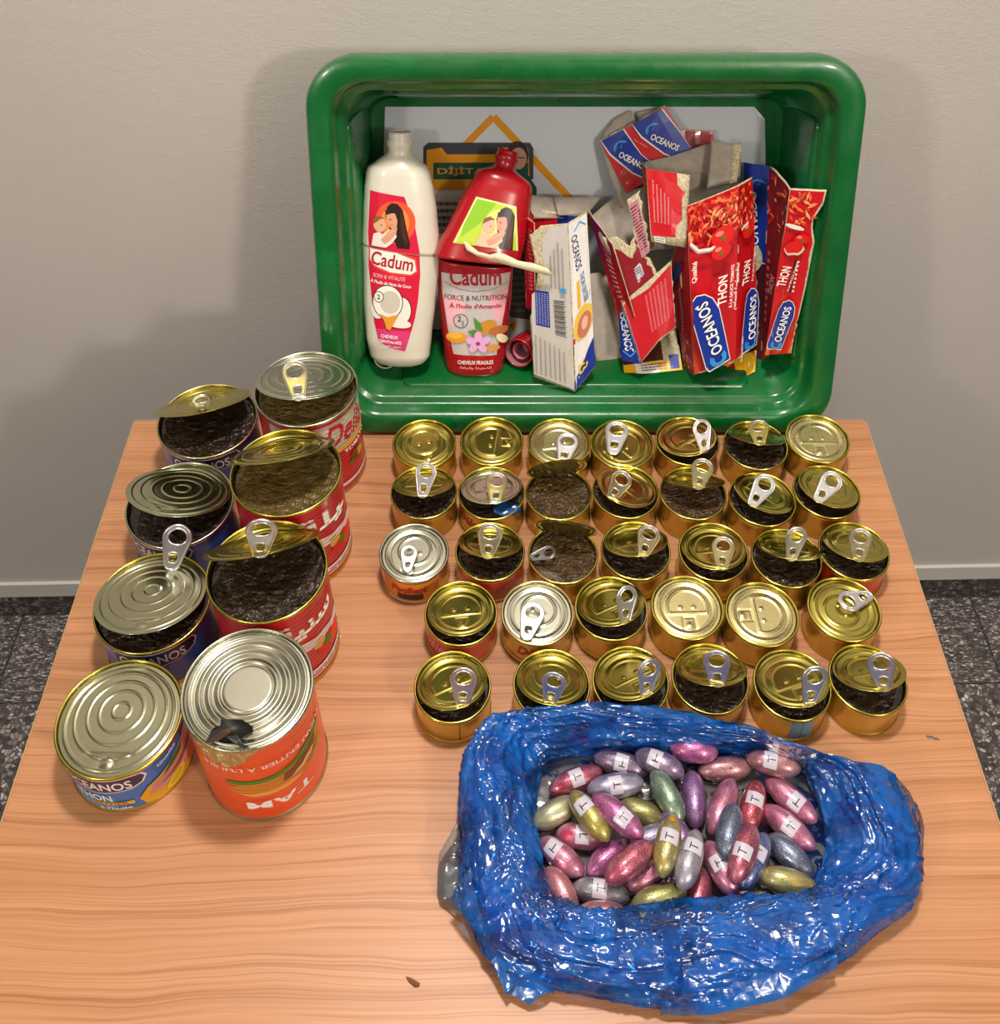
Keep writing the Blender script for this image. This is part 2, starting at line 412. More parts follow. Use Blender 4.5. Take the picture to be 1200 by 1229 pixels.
for y in (-.29, .37): box('rail', (-.342, y-.01, .665), (.342, y+.01, .713), M['leg'], tb, bev=.002)
# ================================================================ CRATE (lies on its side, leaning back, its mouth to the viewer)
ct = thing('crate', CO, 'green plastic crate on its side at the back of the table, mouth forward', 'crate')
HW, HH = .271, .2035
def rr(ins, rad, d, iv=None, n=10):
    hw, hh = HW-ins, HH-(ins if iv is None else iv); P = []
    for cx, cy, a0 in ((hw-rad, hh-rad, 0), (-hw+rad, hh-rad, 90), (-hw+rad, -hh+rad, 180), (hw-rad, -hh+rad, 270)):
        for i in range(n+1):
            a = math.radians(a0+90*i/n); P.append(CO+CU*(cx+rad*math.cos(a))+CV*(HH+cy+rad*math.sin(a))+CW*d)
    return P
def loft(name, loops, mat, parent, cap0=False, cap1=False, ang=40):
    V, F = [], []; n = len(loops[0])
    for L in loops: V += L
    for i in range(len(loops)-1):
        for k in range(n): k2 = (k+1) % n; F.append((i*n+k, i*n+k2, (i+1)*n+k2, (i+1)*n+k))
    if cap0: F.append(tuple(range(n))[::-1])
    if cap1: F.append(tuple(range((len(loops)-1)*n, len(loops)*n)))
    o = pyd(name, V, F, [mat], parent); fixn(o); return autosmooth(o, ang)
loops = [rr(.0035, .047, .030), rr(.0005, .05, .030), rr(0, .05, .026), rr(0, .05, .007), rr(.002, .048, .002), rr(.007, .044, 0), rr(.014, .04, .0002),
         rr(.020, .038, .0008), rr(.0235, .036, .003), rr(.0260, .035, .008), rr(.0275, .034, .017), rr(.030, .032, .0195), rr(.0325, .030, .0205, .034), rr(.0345, .030, .023, .036),
         rr(.046, .024, .122, .0645), rr(.049, .022, .1255, .068)]
loft('shell', loops, M['crate'], ct)
# outer side of the tub and its base
loft('outer_wall', [rr(.0035, .047, .030), rr(.0045, .046, .006), rr(.022, .036, .006), rr(.0300, .034, .024, .0315), rr(.0425, .028, .1275, .061), rr(.0465, .024, .130, .065)], M['crate'], ct, cap1=True)
loft('base_panel', [rr(.049, .022, .1255, .068), rr(.052, .02, .1262, .071), rr(.056, .018, .1262, .075)], M['crate'], ct, cap1=True)
def wall_panel(side):
    """raised rounded field on an inner wall of the tub"""
    # wall coordinates: a along the wall, d depth
    L = (.135 if side in 'LR' else .190); P = []
    def pt(a, d, off):
        ins = (.0345+(d-.023)/.099*.0115 if side in 'LR' else .036+(d-.023)/.099*.0285)+off
        if side == 'B': return cloc(a, ins, d)
        if side == 'T': return cloc(a, 2*HH-ins, d)
        return cloc((-1 if side == 'L' else 1)*(HW-ins), HH+a, d)
    loops = []
    for off, g in ((-.001, 0), (.0022, .0005), (.0030, .002)):
        hw, d0, d1, rad = L-g, .034+g, .118-g, .010
        lp = []
        for cx, cy, a0 in ((hw-rad, d1-rad, 0), (-hw+rad, d1-rad, 90), (-hw+rad, d0+rad, 180), (hw-rad, d0+rad, 270)):
            for i in range(6):
                a = math.radians(a0+18*i); lp.append(pt(cx+rad*math.cos(a), cy+rad*math.sin(a), off))
        loops.append(lp)
    loft('wall_panel', loops, M['crate'], ct, cap1=True, ang=50)
for s in 'LRBT': wall_panel(s)
for o in list(ct.children): o.location -= CO
# poster lying on the crate's base
po = Art()
PD = .1245
pts = [(462, 128), (905, 128), (918, 143), (921, 400), (455, 400)]
pp = [cr(x, y, PD) for x, y in pts]
def cuv(P): q = P-CO; return q.dot(CU), q.dot(CV)
U = [cuv(p) for p in pp]
grey, org, dgr, drk = ink('c3c8ce', .3), ink('cf8a12', .35), ink('0d4a38', .35), ink('3a3c42', .3)
def px(x, y): return cuv(cr(x, y, PD))
po.poly([px(*a) for a in pts], grey)
def band(a, b, w, m): po.line([px(*a), px(*b)], w, m)
band((592, 140), (520, 213), .008, org); band((592, 140), (682, 236), .008, org); band((682, 236), (724, 284), .008, org)
po.poly([px(*a) for a in ((508, 176), (514, 171), (636, 171), (640, 178), (640, 215), (508, 215))], drk)
po.poly([px(*a) for a in ((512, 180), (530, 177), (536, 185), (600, 185), (604, 177), (634, 178), (636, 228), (512, 228))], org)
po.poly([px(*a) for a in ((520, 195), (634, 195), (634, 215), (520, 215))], dgr)
a, b = px(525, 205), px(590, 205); po.text('DİJİTAL', (a[0]+b[0])/2, a[1], .0115, org, w=b[0]-a[0])
po.poly([px(*a) for a in ((514, 230), (640, 230), (640, 395), (514, 395))], ink('d4cfc8', .4))
x0, y0 = px(518, 290); x1, y1 = px(560, 240); po.smalltext(x0, y0, x1, y1, 6, ink('6a6460'))
skin, hair = ink('b98a72', .5), ink('1c1615', .5)
po.disc(*px(621, 186), .012, .016, hair); po.disc(*px(622, 190), .009, .0125, skin); po.line([px(614, 189), px(630, 189)], .0014, ink('222222'))
po.poly([px(*a) for a in ((608, 208), (616, 202), (630, 204), (644, 225), (644, 238), (604, 238))], dgr)
po.poly([px(*a) for a in ((905, 128), (918, 143), (910, 141))], ink('e2e4e6', .4))
def pf(u, v): return cloc(u, v, PD), -CW
ptg = po.put('poster', pf, None, eps=.00010)
tag(ptg, 'pale grey printed poster with orange diamond lines lying inside the green crate', 'poster')
# ================================================================ CANS
HS, HB, HL, DB, DS = .0358, .1173, .0590, .1016, .066
def gridlid(R, hf, nr=46, na=96):
    """a pressed disc: list of (a, b, z) with a along the opening direction"""
    P, F = [(0, 0, hf(0, 0))], []
    for i in range(1, nr+1):
        r = R*i/nr
        for k in range(na):
            t = 2*math.pi*k/na; a, b = r*math.cos(t), r*math.sin(t); P.append((a, b, hf(a/R, b/R)))
    for k in range(na): F.append((0, 1+k, 1+(k+1) % na))
    for i in range(nr-1):
        for k in range(na):
            k2 = (k+1) % na; F.append((1+i*na+k, 1+(i+1)*na+k, 1+(i+1)*na+k2, 1+i*na+k2))
    return P, F
def gss(d, w): return math.exp(-(d/w)**2)
def h_small(a, b):          # a = +1 at the pull-tab side
    r = math.hypot(a, b); z = 0
    z += .0007*gss(r-.86, .035) - .0004*gss(r-.74, .03)
    d = max(r-.60, a-.18); z += .00075*gss(d, .03)                 # D-shaped bead
    for s in (-1, 1): z += .0007*gss(math.hypot(a+.02, b-.2*s), .05)
    bx = max(abs(a-.52)-.20, abs(b)-.17); z -= .0005*gss(bx, .03)
    z += .0009*gss(math.hypot(a-.58, b), .085)
    return z
def h_small_ring(a, b):
    r = math.hypot(a, b); z = .0007*gss(r-.86, .035)-.0004*gss(r-.74, .03)
    r2 = math.hypot(a+.1, b); z += .0008*gss(r2-.50, .03)
    for s in (-1, 1): z += .0007*gss(math.hypot(a+.05, b-.18*s), .05)
    z += .001*gss(math.hypot(a-.62, b), .09); z -= .0004*gss(math.hypot(a-.62, b)-.17, .03)
    return z
def h_big(a, b):
    z = .0008*gss(math.hypot(a, b)-.90, .02)
    for r0, s in ((.76, .06), (.56, .10), (.37, .12), (.15, .13)): z += .0006*gss(math.hypot(a+s, b)-r0, .017)
    z += .0010*gss(math.hypot(a-.78, b), .07)-.0005*gss(math.hypot(a-.78, b)-.11, .02)
    z -= .0006*gss(abs(a-.62), .02)*(1 if abs(b) < .4 else 0)
    return z
def h_tam(a, b):
    r = math.hypot(a, b); z = 0
    for r0, s in ((.93, 1), (.84, -1), (.77, 1.2), (.69, -1), (.62, 1), (.545, -.8), (.47, .9), (.41, -.6)): z += s*.0009*gss(r-r0, .026)
    return z+.0004*(1 if r < .40 else 0)
def bend(P, R, h, psi, al, curl=0):
    """hinge the disc about its far edge, lifting the tab side by al"""
    e = Vector((math.cos(psi), math.sin(psi), 0)); f = Vector((-e.y, e.x, 0)); s0 = .45*R; N = 200
    xs, zs, an = [0], [0], []
    for i in range(N):
        s = 2*R*(i+.5)/N; t = min(1, s/s0); a = al*t*t*(3-2*t)+curl*(s/(2*R)); an.append(a)
        xs.append(xs[-1]+2*R/N*math.cos(a)); zs.append(zs[-1]+2*R/N*math.sin(a))
    an.append(an[-1]); out = []
    for a, b, z in P:
        s = (a+R)/(2*R)*N; s = max(0, min(N-1e-6, s)); i = int(s); q = s-i
        X = xs[i]+(xs[i+1]-xs[i])*q; Z = zs[i]+(zs[i+1]-zs[i])*q; ang = an[i]
        out.append(e*(-R+X-z*math.sin(ang))+f*b+Vector((0, 0, h+Z+z*math.cos(ang))))
    return out, e, an[-1]
LIDC = {}
def lid_grid(key, R):
    if key not in LIDC: LIDC[key] = gridlid(R, {'s': h_small, 'r': h_small_ring, 'b': h_big, 't': h_tam}[key], *((46, 96) if key in 'sr' else (104, 128)))
    return LIDC[key]
def solve(base, R, h, nose, curl=0):
    best = None
    for al in range(0, 100, 2):
        al_ = math.radians(al)
        def err(psi):
            p, e, _ = bend([(.90*R, 0, .001)], R, h, psi, al_, curl); q = proj(base+p[0])
            return math.hypot(q[0]-nose[0], q[1]-nose[1])
        for k in range(-180, 180, 15):
            er = err(math.radians(k))
            if best is None or er+al*.02 < best[0]: best = (er+al*.02, math.radians(k), al_)
    _, psi, al_ = best; st = math.radians(8)
    def E(ps, a):
        p, e, _ = bend([(.90*R, 0, .001)], R, h, ps, a, curl); q = proj(base+p[0]); return math.hypot(q[0]-nose[0], q[1]-nose[1])
    cur = E(psi, al_)
    for it in range(40):
        for dp, da in ((st, 0), (-st, 0), (0, st/3), (0, -st/3)):
            a2 = max(0, al_+da); c = E(psi+dp, a2)
            if c < cur: cur, psi, al_ = c, psi+dp, a2; break
        else: st *= .6
    return psi, al_, cur
# pull tab: one mesh, unit length along +Y, nose at the origin
def make_tab():
    c0, r0, c1, r1 = .15, .15, .715, .285
    th = math.asin((r1-r0)/(c1-c0)); out = []
    for i in range(25): a = -th+(math.pi+2*th)*i/24; out.append((r1*math.cos(a), c1+r1*math.sin(a)))
    for i in range(13): a = math.pi+th+(math.pi-2*th)*i/12; out.append((r0*math.cos(a), c0+r0*math.sin(a)))
    hole = [(.205*math.cos(a), .73+(.20 if math.sin(a) > 0 else .17)*math.sin(a)) for a in [2*math.pi*i/28 for i in range(28)]]
    win = [(.105*(abs(math.cos(a))**.7)*(1 if math.cos(a) > 0 else -1)*(1+.15*math.sin(a)), .27+.12*(abs(math.sin(a))**.7)*(1 if math.sin(a) > 0 else -1)) for a in [2*math.pi*i/20 for i in range(20)]]
    bm = bmesh.new(); es = []
    for lp in (out, hole, win):
        vs = [bm.verts.new((x, y, 0)) for x, y in lp]
        es += [bm.edges.new((vs[i], vs[(i+1) % len(vs)])) for i in range(len(vs))]
    bmesh.ops.triangle_fill(bm, edges=es, use_beauty=True)
    fs = [f for f in bm.faces if not (abs(f.calc_center_median().x/.205)**2+abs((f.calc_center_median().y-.73)/.2)**2 < .8)]
    bmesh.ops.delete(bm, geom=[f for f in bm.faces if f not in set(fs)], context='FACES')
    bmesh.ops.delete(bm, geom=[f for f in bm.faces if abs(f.calc_center_median().x) < .08 and abs(f.calc_center_median().y-.27) < .085], context='FACES')
    me = bpy.data.meshes.new('tmp'); bm.to_mesh(me); bm.free()
    V = [v.co+Vector((0, 0, .012)) for v in me.vertices]+[v.co-Vector((0, 0, .012)) for v in me.vertices]; n = len(me.vertices)
    F = [tuple(p.vertices) for p in me.polygons]; F = F+[tuple(reversed([i+n for i in f])) for f in F]
    for lp, r in ((out, .030), (hole, .024), (win, .022)):
        v, f = tube([Vector((x, y, 0)) for x, y in lp], r, True, 8); k = len(V); V += v; F += [tuple(i+k for i in q) for q in f]
    me = bpy.data.meshes.new('pull_tab'); me.from_pydata([tuple(v) for v in V], [], F)
    me.polygons.foreach_set('use_smooth', [True]*len(F)); me.update(); return me
TABM = {}
def put_tab(root, parent, N, ring, L, flat=False, mat='tab', twist=0, nrm=None):
    base = Vector(root.location)
    Nw = base+N
    if flat:
        d = (at(ring[0], ring[1], Nw.z+.004)-Nw); L = max(.024, min(.05, d.length)); D = d.normalized(); up = Vector((0, 0, 1))
    else:
        r = ray(*ring).normalized(); oc = CAMP-Nw; b = oc.dot(r); c = oc.dot(oc)-L*L; disc = b*b-c
        if disc > 0:
            c1 = CAMP+r*(-b-math.sqrt(disc))-Nw; c2 = CAMP+r*(-b+math.sqrt(disc))-Nw
            D = c1 if c1.z > c2.z else c2
            D = D.normalized()
        else: D = (CAMP+r*(-b)-Nw).normalized()
        up = (CAMP-Nw).normalized()
    S = D.cross(up).normalized(); U = S.cross(D).normalized()
    if twist:
        q = Matrix.Rotation(math.radians(twist), 3, D); S = q@S; U = q@U
    if mat not in TABM:
        me = make_tab(); me.materials.append(M[mat]); TABM[mat] = me
    o = bpy.data.objects.new('pull_tab', TABM[mat]); C.objects.link(o); o.parent = parent
    P = N-D*(.12*L)+U*.0006
    o.matrix_basis = Matrix(((S.x*L, D.x*L, U.x*L, P.x), (S.y*L, D.y*L, U.y*L, P.y), (S.z*L, D.z*L, U.z*L, P.z), (0, 0, 0, 1)))
    if mat == 'tab_dark': o['label'] = 'dull grey pull tab'
    return o
def crumple(R, seed, amp, z0, zb, n=64, nr=26, dome=0.0):
    V, F = [], []
    def hh(x, y):
        p = Vector((x*38+seed*7.3, y*38, seed)); q = Vector((x*110+seed*3, y*60+seed, 2))
        r1 = 1-abs(noise.noise(p))*2; r2 = 1-abs(noise.noise(q))*2
        return amp*(r1*.6+r2*.4)+dome*(1-(x*x+y*y)/(R*R))
    V.append(Vector((0, 0, z0+hh(0, 0))))
    for i in range(1, nr+1):
        r = R*i/nr
        for k in range(n):
            t = 2*math.pi*k/n; x, y = r*math.cos(t), r*math.sin(t); V.append(Vector((x, y, z0+hh(x, y)-(.0015 if i == nr else 0))))
    for k in range(n): F.append((0, 1+k, 1+(k+1) % n))
    for i in range(nr-1):
        for k in range(n): k2 = (k+1) % n; F.append((1+i*n+k, 1+(i+1)*n+k, 1+(i+1)*n+k2, 1+i*n+k2))
    b = len(V)
    for k in range(n): t = 2*math.pi*k/n; V.append(Vector((R*.98*math.cos(t), R*.98*math.sin(t), zb)))
    for k in range(n): k2 = (k+1) % n; F.append((1+(nr-1)*n+k, b+k, b+k2, 1+(nr-1)*n+k2))
    F.append(tuple(range(b, b+n))[::-1])
    return V, F
def wallr(R, h, z, rib=0):
    r = R*.972
    if rib and .016 < z < h-.014: r += rib*math.sin(z*2*math.pi/.0052)
    return r
BODYC = {}
def can(cx, cy, R, h, label, pos, kind, body='gold_body', rim='gold_rim', lidm='gold_lid', lid='closed', nose=None, ring=None, L=.033,
        fill=None, style='s', rib=0, art=None, tabm='tab', twist=0, al=None, edge=None, group='small tuna cans', level=.0055, curl=0, psi=None, flatlab=None, amp=.0011, dome=0):
    c = at(cx, cy, h)
    for _ in range(4):                     # centre so that the rim ellipse falls round (cx, cy)
        xs, ys = zip(*[proj((c.x+R*math.cos(t), c.y+R*math.sin(t), h)) for t in [i*math.pi/18 for i in range(36)]])
        c += at(cx, cy, h)-at((min(xs)+max(xs))/2, (min(ys)+max(ys))/2, h)
    base = Vector((c.x, c.y, 0))
    r = thing('tin_can', base, label+', '+pos, 'can', group)
    prof = [(0, .0022, 2), (R*.86, .0022, 2), (R*.93, .0005, 0), (R*.97, .0, 0), (R*.995, .0012, 0), (R*.995, .0026, 0), (R*.972, .0036, 1)]
    z = .005
    while z < h-.0045: prof.append((wallr(R, h, z, rib), z, 1)); z += (.0013 if rib else .006)
    prof += [(R*.972, h-.0042, 0), (R*.990, h-.0034, 0), (R, h-.0026, 0), (R, h-.0010, 0), (R-.0006, h-.0002, 0), (R-.0013, h, 0), (R-.0020, h-.0004, 0), (R-.0024, h-.0018, 0), (R-.0026, h-.0040, 2), (R*.955, h-.006, 2), (R*.955, h-.5*h, 2), (R*.955, .003, 2), (0, .003, 2)]
    key = (R, h, rib, body, rim)
    if key in BODYC:
        bo = bpy.data.objects.new('can_body', BODYC[key]); C.objects.link(bo); bo.parent = r
    else:
        V, F, mi = lathe(prof, 72); bo = pyd('can_body', V, F, [M[rim], M[body], M['inner']], r, mi); fixn(bo); autosmooth(bo, 50); BODYC[key] = bo.data
    RL = R-.0030; hl = h-.0022
    P, F = lid_grid(style, RL if style in 'sr' else RL)
    k = RL/max(a for a, b, z in P); P = [(a*k, b*k, z) for a, b, z in P]
    if lid == 'closed':
        a_ = al or 0
        if psi is None:
            t = at(nose[0], nose[1], h)-base; psi = math.atan2(t.y, t.x)
    elif psi is not None: a_ = al
    else:
        psi, a_, er = solve(base, RL, hl, edge or nose, curl)
        print('LID', pos, 'psi %.0f al %.0f err %.1f' % (math.degrees(psi), math.degrees(a_), er))
    Q, e, aend = bend(P, RL, hl, psi, a_, curl)
    # thin disc with a raw edge
    n = len(Q); nr = 96 if style in 'sr' else 128
    under = [q-Vector((0, 0, .0004)) for q in Q[n-nr:]]
    F2 = F+[(n-nr+i, n+i, n+(i+1) % nr, n-nr+(i+1) % nr) for i in range(nr)]
    lo = pyd('lid', Q+under, F2, [M[lidm]], r)
    if ring:
        if lid == 'closed' and al is None: Nn = at(nose[0], nose[1], h)-base+Vector((0, 0, .0005))
        else:
            t = at(nose[0], nose[1], h)-base
            pN, _, _ = bend([(.86*RL, 0, .0015)], RL, hl, psi, a_, curl); Nn = pN[0]
        put_tab(r, lo, Nn, ring, L, flat=(lid == 'closed'), mat=tabm, twist=twist)
    if fill:
        V, F = crumple(R*.945, hash((cx, cy)) % 97, amp, h-level, .0035, 72, 30 if R < .04 else 48, dome)
        V = [v+base for v in V]
        fo = pyd('wrapped_block', V, F, [M[fill]])
        tag(fo, 'dark film-wrapped block inside the can '+pos if not flatlab else flatlab+', '+pos, 'wrapped block', 'film-wrapped blocks packed in the cans')
    if art: art(r, bo, R, h, rib)
    return r, lo, base, psi
def cylmap(R, h, rib, a0, rfun=None):
    """u = arc length from the direction facing a0 (degrees), v = height"""
    def f(u, v):
        rw = wallr(R, h, v, rib)+(abs(rib)*.3 if rib else 0); a = math.radians(a0)+u/(R*.972)
        d = Vector((math.cos(a), math.sin(a), 0)); return d*rw+Vector((0, 0, v)), d
    return f
def cyl_art(A, name, R, h, rib, a0, parent):
    A.cut(0, [i*R*.10 for i in range(-32, 33)])
    if rib: A.cut(1, [z*.0013 for z in range(3, int(h/.0013))])
    else: A.cut(1, [h*i/5 for i in range(1, 5)])
    return A.put(name, cylmap(R, h, rib, a0), parent, eps=.00010)
white, red, black, yel, navy = ink('f2f0ec'), ink('c01020'), ink('151213'), ink('e8b41c'), ink('15246e')
def art_seam(r, bo, R, h, rib):
    A = Art(); A.rect(-.0004, .005, .0004, h-.005, ink('4a3210')); cyl_art(A, 'seam_line', R, h, rib, -78, bo)
def art_script(txt, a0, col='c01020', bg=None, sub=None):
    def f(r, bo, R, h, rib):
        A = Art()
        if bg: A.rect(-.030, .0048, .030, h-.0048, ink(bg)); A.rect(-.012, .006, .013, .015, black)
        A.text(txt, 0, h*.55, h*.36, ink('2a0c0c'), w=.034, skew=.2); A.text(txt, -.0006, h*.57, h*.36, ink(col), w=.034, skew=.2)
        if sub: A.text(sub, 0, h*.28, h*.13, white, w=.02)
        cyl_art(A, 'label_print', R, h, rib, a0, bo)
    return f
def art_patch(col, a0, w=.014):
    def f(r, bo, R, h, rib):
        A = Art(); A.rect(-w, .005, w, h-.005, ink(col, .3, 0, .4)); A.line([(0, .005), (0, h-.005)], .0005, black); cyl_art(A, 'label_print', R, h, rib, a0, bo)
    return f
ARAB = '\uFE94\uFEF4\uFEE8\uFEB3'
S = dict(R=DS/2, h=HS)
r1, r2, r3, r4, r5 = 'row against crate', 'second row', 'middle row', 'fourth row', 'row beside bag'
def sm(cx, cy, label, pos, **k): return can(cx, cy, DS/2, HS, label, pos, 's', **k)
sm(509, 532.5, 'closed gold can without pull tab', 'first in '+r1, nose=(515, 552), style='r', art=art_patch('c88a20', -60))
sm(590, 529, 'closed gold can without pull tab', 'second in '+r1, nose=(616, 531))
sm(671, 531, 'closed pale gold can with flat silver tab', 'third in '+r1, nose=(676, 553), ring=(684, 517), lidm='gold_pale')
sm(747, 533, 'closed gold can with silver tab at back', 'fourth in '+r1, nose=(736, 541), ring=(743, 503))
sm(825, 529, 'slightly open gold can, tab leaning right', 'fifth in '+r1, lid='open', nose=(846, 539), ring=(840, 499), fill='fill_dark', twist=25)
sm(907, 534, 'half-open gold can, upright silver tab', 'sixth in '+r1, lid='open', nose=(912, 531), ring=(909, 501), fill='fill_dark')
sm(981.5, 526, 'closed gold can without pull tab', 'seventh in '+r1, nose=(987, 548), lidm='gold_pale')
sm(508.5, 590.5, 'gold can with lid folded up, tall tab', 'first in '+r2, lid='open', nose=(507, 593), ring=(514, 551), fill='fill_dark')
sm(589.7, 591.5, 'open can with silvery lid and blue film scrap', 'second in '+r2, lid='open', nose=(595, 601), ring=(597, 563), fill='fill_dark', lidm='silver_lid', art=art_script('Délest', -128))
sm(670.5, 592, 'gold can with lid stood on edge at back', 'third in '+r2, lid='open', psi=math.radians(-82), al=math.radians(68), fill='fill_brown', amp=.0014)
sm(751, 590, 'open gold can, lid turned right', 'fourth in '+r2, lid='open', nose=(734, 596), ring=(753, 563), fill='fill_dark')
sm(832, 591.5, 'open gold can, lid rolled to upper right', 'fifth in '+r2, lid='open', nose=(838, 583), ring=(847, 547), fill='fill_brown')
sm(915, 599, 'open gold can, tab leaning right', 'sixth in '+r2, lid='open', nose=(903, 604), ring=(926, 568), fill='fill_dark')
sm(992.5, 590, 'open gold can, tab slanting strongly right', 'seventh in '+r2, lid='open', nose=(982, 599), ring=(1008, 564), fill='fill_dark', art=art_patch('8c2416', -48, .008))
sm(496.7, 663.5, 'silver-lidded can with red lettering on orange', 'first in '+r3, rim='silver_lid', lidm='silver_lid', nose=(489, 683), ring=(492, 652), style='r', tabm='tab', art=art_script('Paqfiest', -96, bg='d88a1e'))
sm(588, 662, 'half-open gold can with red side', 'second in '+r3, lid='open', nose=(585, 666), ring=(590, 624), fill='fill_dark', body='redbody', L=.036)
r17, l17, b17, _ = sm(675.7, 665, 'opened can with lid stood up behind brown filling', 'third in '+r3, lid='open', psi=math.radians(-98), al=math.radians(68), fill='fill_brown', amp=.0014)
put_tab(r17, l17, at(640, 671, HS)-b17+Vector((0, 0, .003)), (667, 661), .027, flat=True, mat='tab_dark')
sm(763, 660.5, 'half-open gold can, tab leaning right', 'fourth in '+r3, lid='open', nose=(773, 664), ring=(783, 627), fill='fill_dark')
sm(856.5, 662, 'open gold can, lid reflecting reddish brown', 'fifth in '+r3, lid='open', nose=(867, 680), ring=(869, 640), fill='fill_dark')
sm(944, 669.5, 'half-open gold can, narrow upright tab', 'sixth in '+r3, lid='open', nose=(950, 669), ring=(959, 628), fill='fill_dark', twist=28, tabm='tab')
sm(1025, 661, 'half-open gold can with red side', 'seventh in '+r3, lid='open', nose=(1031, 670), ring=(1034, 630), fill='fill_dark', body='redbody')
sm(553, 736, 'gold lid without tab on red can, split in front', 'first in '+r4, lid='open', nose=(556, 759), fill='fill_dark', body='redbody', art=art_script('Délest', -128, 'e88a8a'))
sm(645, 735.5, 'closed silver-lidded can with flat tab', 'second in '+r4, nose=(632, 763), ring=(644, 720), lidm='silver_lid', rim='gold_pale', style='r', tabm='tab', art=art_script('Délest', -92))
sm(733.5, 730, 'open gold can, narrow tab at right', 'third in '+r4, lid='open', nose=(751, 744), ring=(753, 698), fill='fill_dark', twist=30)
sm(825, 729, 'closed gold can without pull tab', 'fourth in '+r4, nose=(829, 752), lidm='gold_pale')
sm(915, 737, 'closed gold can without pull tab', 'fifth in '+r4, nose=(887, 737), lidm='gold_pale')
sm(1013.5, 731, 'closed gold can, flat tab turned left', 'sixth in '+r4, nose=(1041, 716), ring=(1004, 726), style='r')
sm(543, 824.5, 'open gold can, broad upright tab', 'first in '+r5, lid='open', nose=(556, 844), ring=(557, 796), fill='fill_dark', L=.036, art=art_seam)
sm(662, 822, 'gold can with bluish tab', 'second in '+r5, lid='open', nose=(660, 842), ring=(668, 803), fill='fill_dark', style='r')
sm(757, 818, 'gold can with narrow tab at right', 'third in '+r5, lid='open', nose=(776, 832), ring=(781, 786), fill='fill_dark', twist=30)
sm(852.5, 814.5, 'half-open gold can, tall silver tab', 'fourth in '+r5, lid='open', nose=(861, 820), ring=(860, 776), fill='fill_dark', L=.036)
sm(951, 822, 'open gold can with teal patch, narrow tab', 'fifth in '+r5, lid='open', nose=(972, 843), ring=(982, 794), fill='fill_dark', twist=28, L=.036, art=art_patch('2a7f98', -82, .010))
sm(1042, 815.5, 'open gold can, tab leaning left', 'sixth in '+r5, lid='open', nose=(1062, 825), ring=(1055, 778), fill='fill_dark', L=.036)
# blue film scrap inside the silver-lidded can
sc_ = at(608, 610, HS-.001); V, F = crumple(.011, 3, .0016, 0, -.003, 14, 5)
o = pyd('film_scrap', [Vector((v.x*1.25, v.y*.75, v.z))+sc_ for v in V], F, [M['film']]); tag(o, 'scrap of blue plastic film poking from the silvery-lidded open can', 'plastic scrap')
# ---------------------------------------------------------------- large cans
def bg(cx, cy, h, label, pos, **k): return can(cx, cy, DB/2, h, label, pos, 'b', style=k.pop('style', 'b'), group='large cans', **k)
def art_deila(r, bo, R, h, rib):
    A = Art(); A.rect(-.075, h*.60, .075, h*.93, ink('d8d4d0', .25, .5)); A.text('Deila', .012, h*.76, h*.26, red, w=.058, skew=.25)
    A.rect(-.075, h*.55, .075, h*.60, ink('d9a53c')); A.text('TOMATES', .02, h*.50, .006, white, w=.04)
    A.blob(.015, h*.37, .011, ink('7a3f10'), 9, .5, 3); A.blob(.022, h*.37, .008, ink('caa03a'), 9, .5, 5); A.blob(.008, h*.33, .005, ink('3f6b1e'), 7, .5, 6)
    A.rect(-.075, h*.10, .075, h*.14, ink('e6d8d0')); cyl_art(A, 'label_print', R, h, rib, -42, bo)
def art_arab(seed, txt, low=.32):
    def f(r, bo, R, h, rib):
        A = Art()
        A.text(txt, .006, h*.74, h*.24, white, w=.062); A.text(txt, .0072, h*.735, h*.24, ink('caa04a'), w=.060); A.text(txt, .006, h*.745, h*.22, white, w=.058)
        A.poly([(-.05, h*.52), (-.02, h*.60), (.03, h*.50), (.06, h*.44), (.06, h*.36), (.02, h*.40), (-.02, h*.50), (-.05, h*.46)], ink('d9c3b8'))
        A.disc(.022, h*.34, .014, .012, ink('cf2418')); A.disc(.036, h*.30, .012, .011, ink('e03a20')); A.blob(.024, h*.36, .008, ink('3d7a24'), 9, .6, seed)
        A.blob(.012, h*.43, .009, ink('c9a24e'), 9, .5, seed+2); A.rect(-.07, h*.08, .07, h*.17, ink('dcd0c8')); A.smalltext(-.05, h*.09, .06, h*.16, 2, ink('a81a1a'))
        cyl_art(A, 'label_print', R, h, rib, -48, bo)
    return f
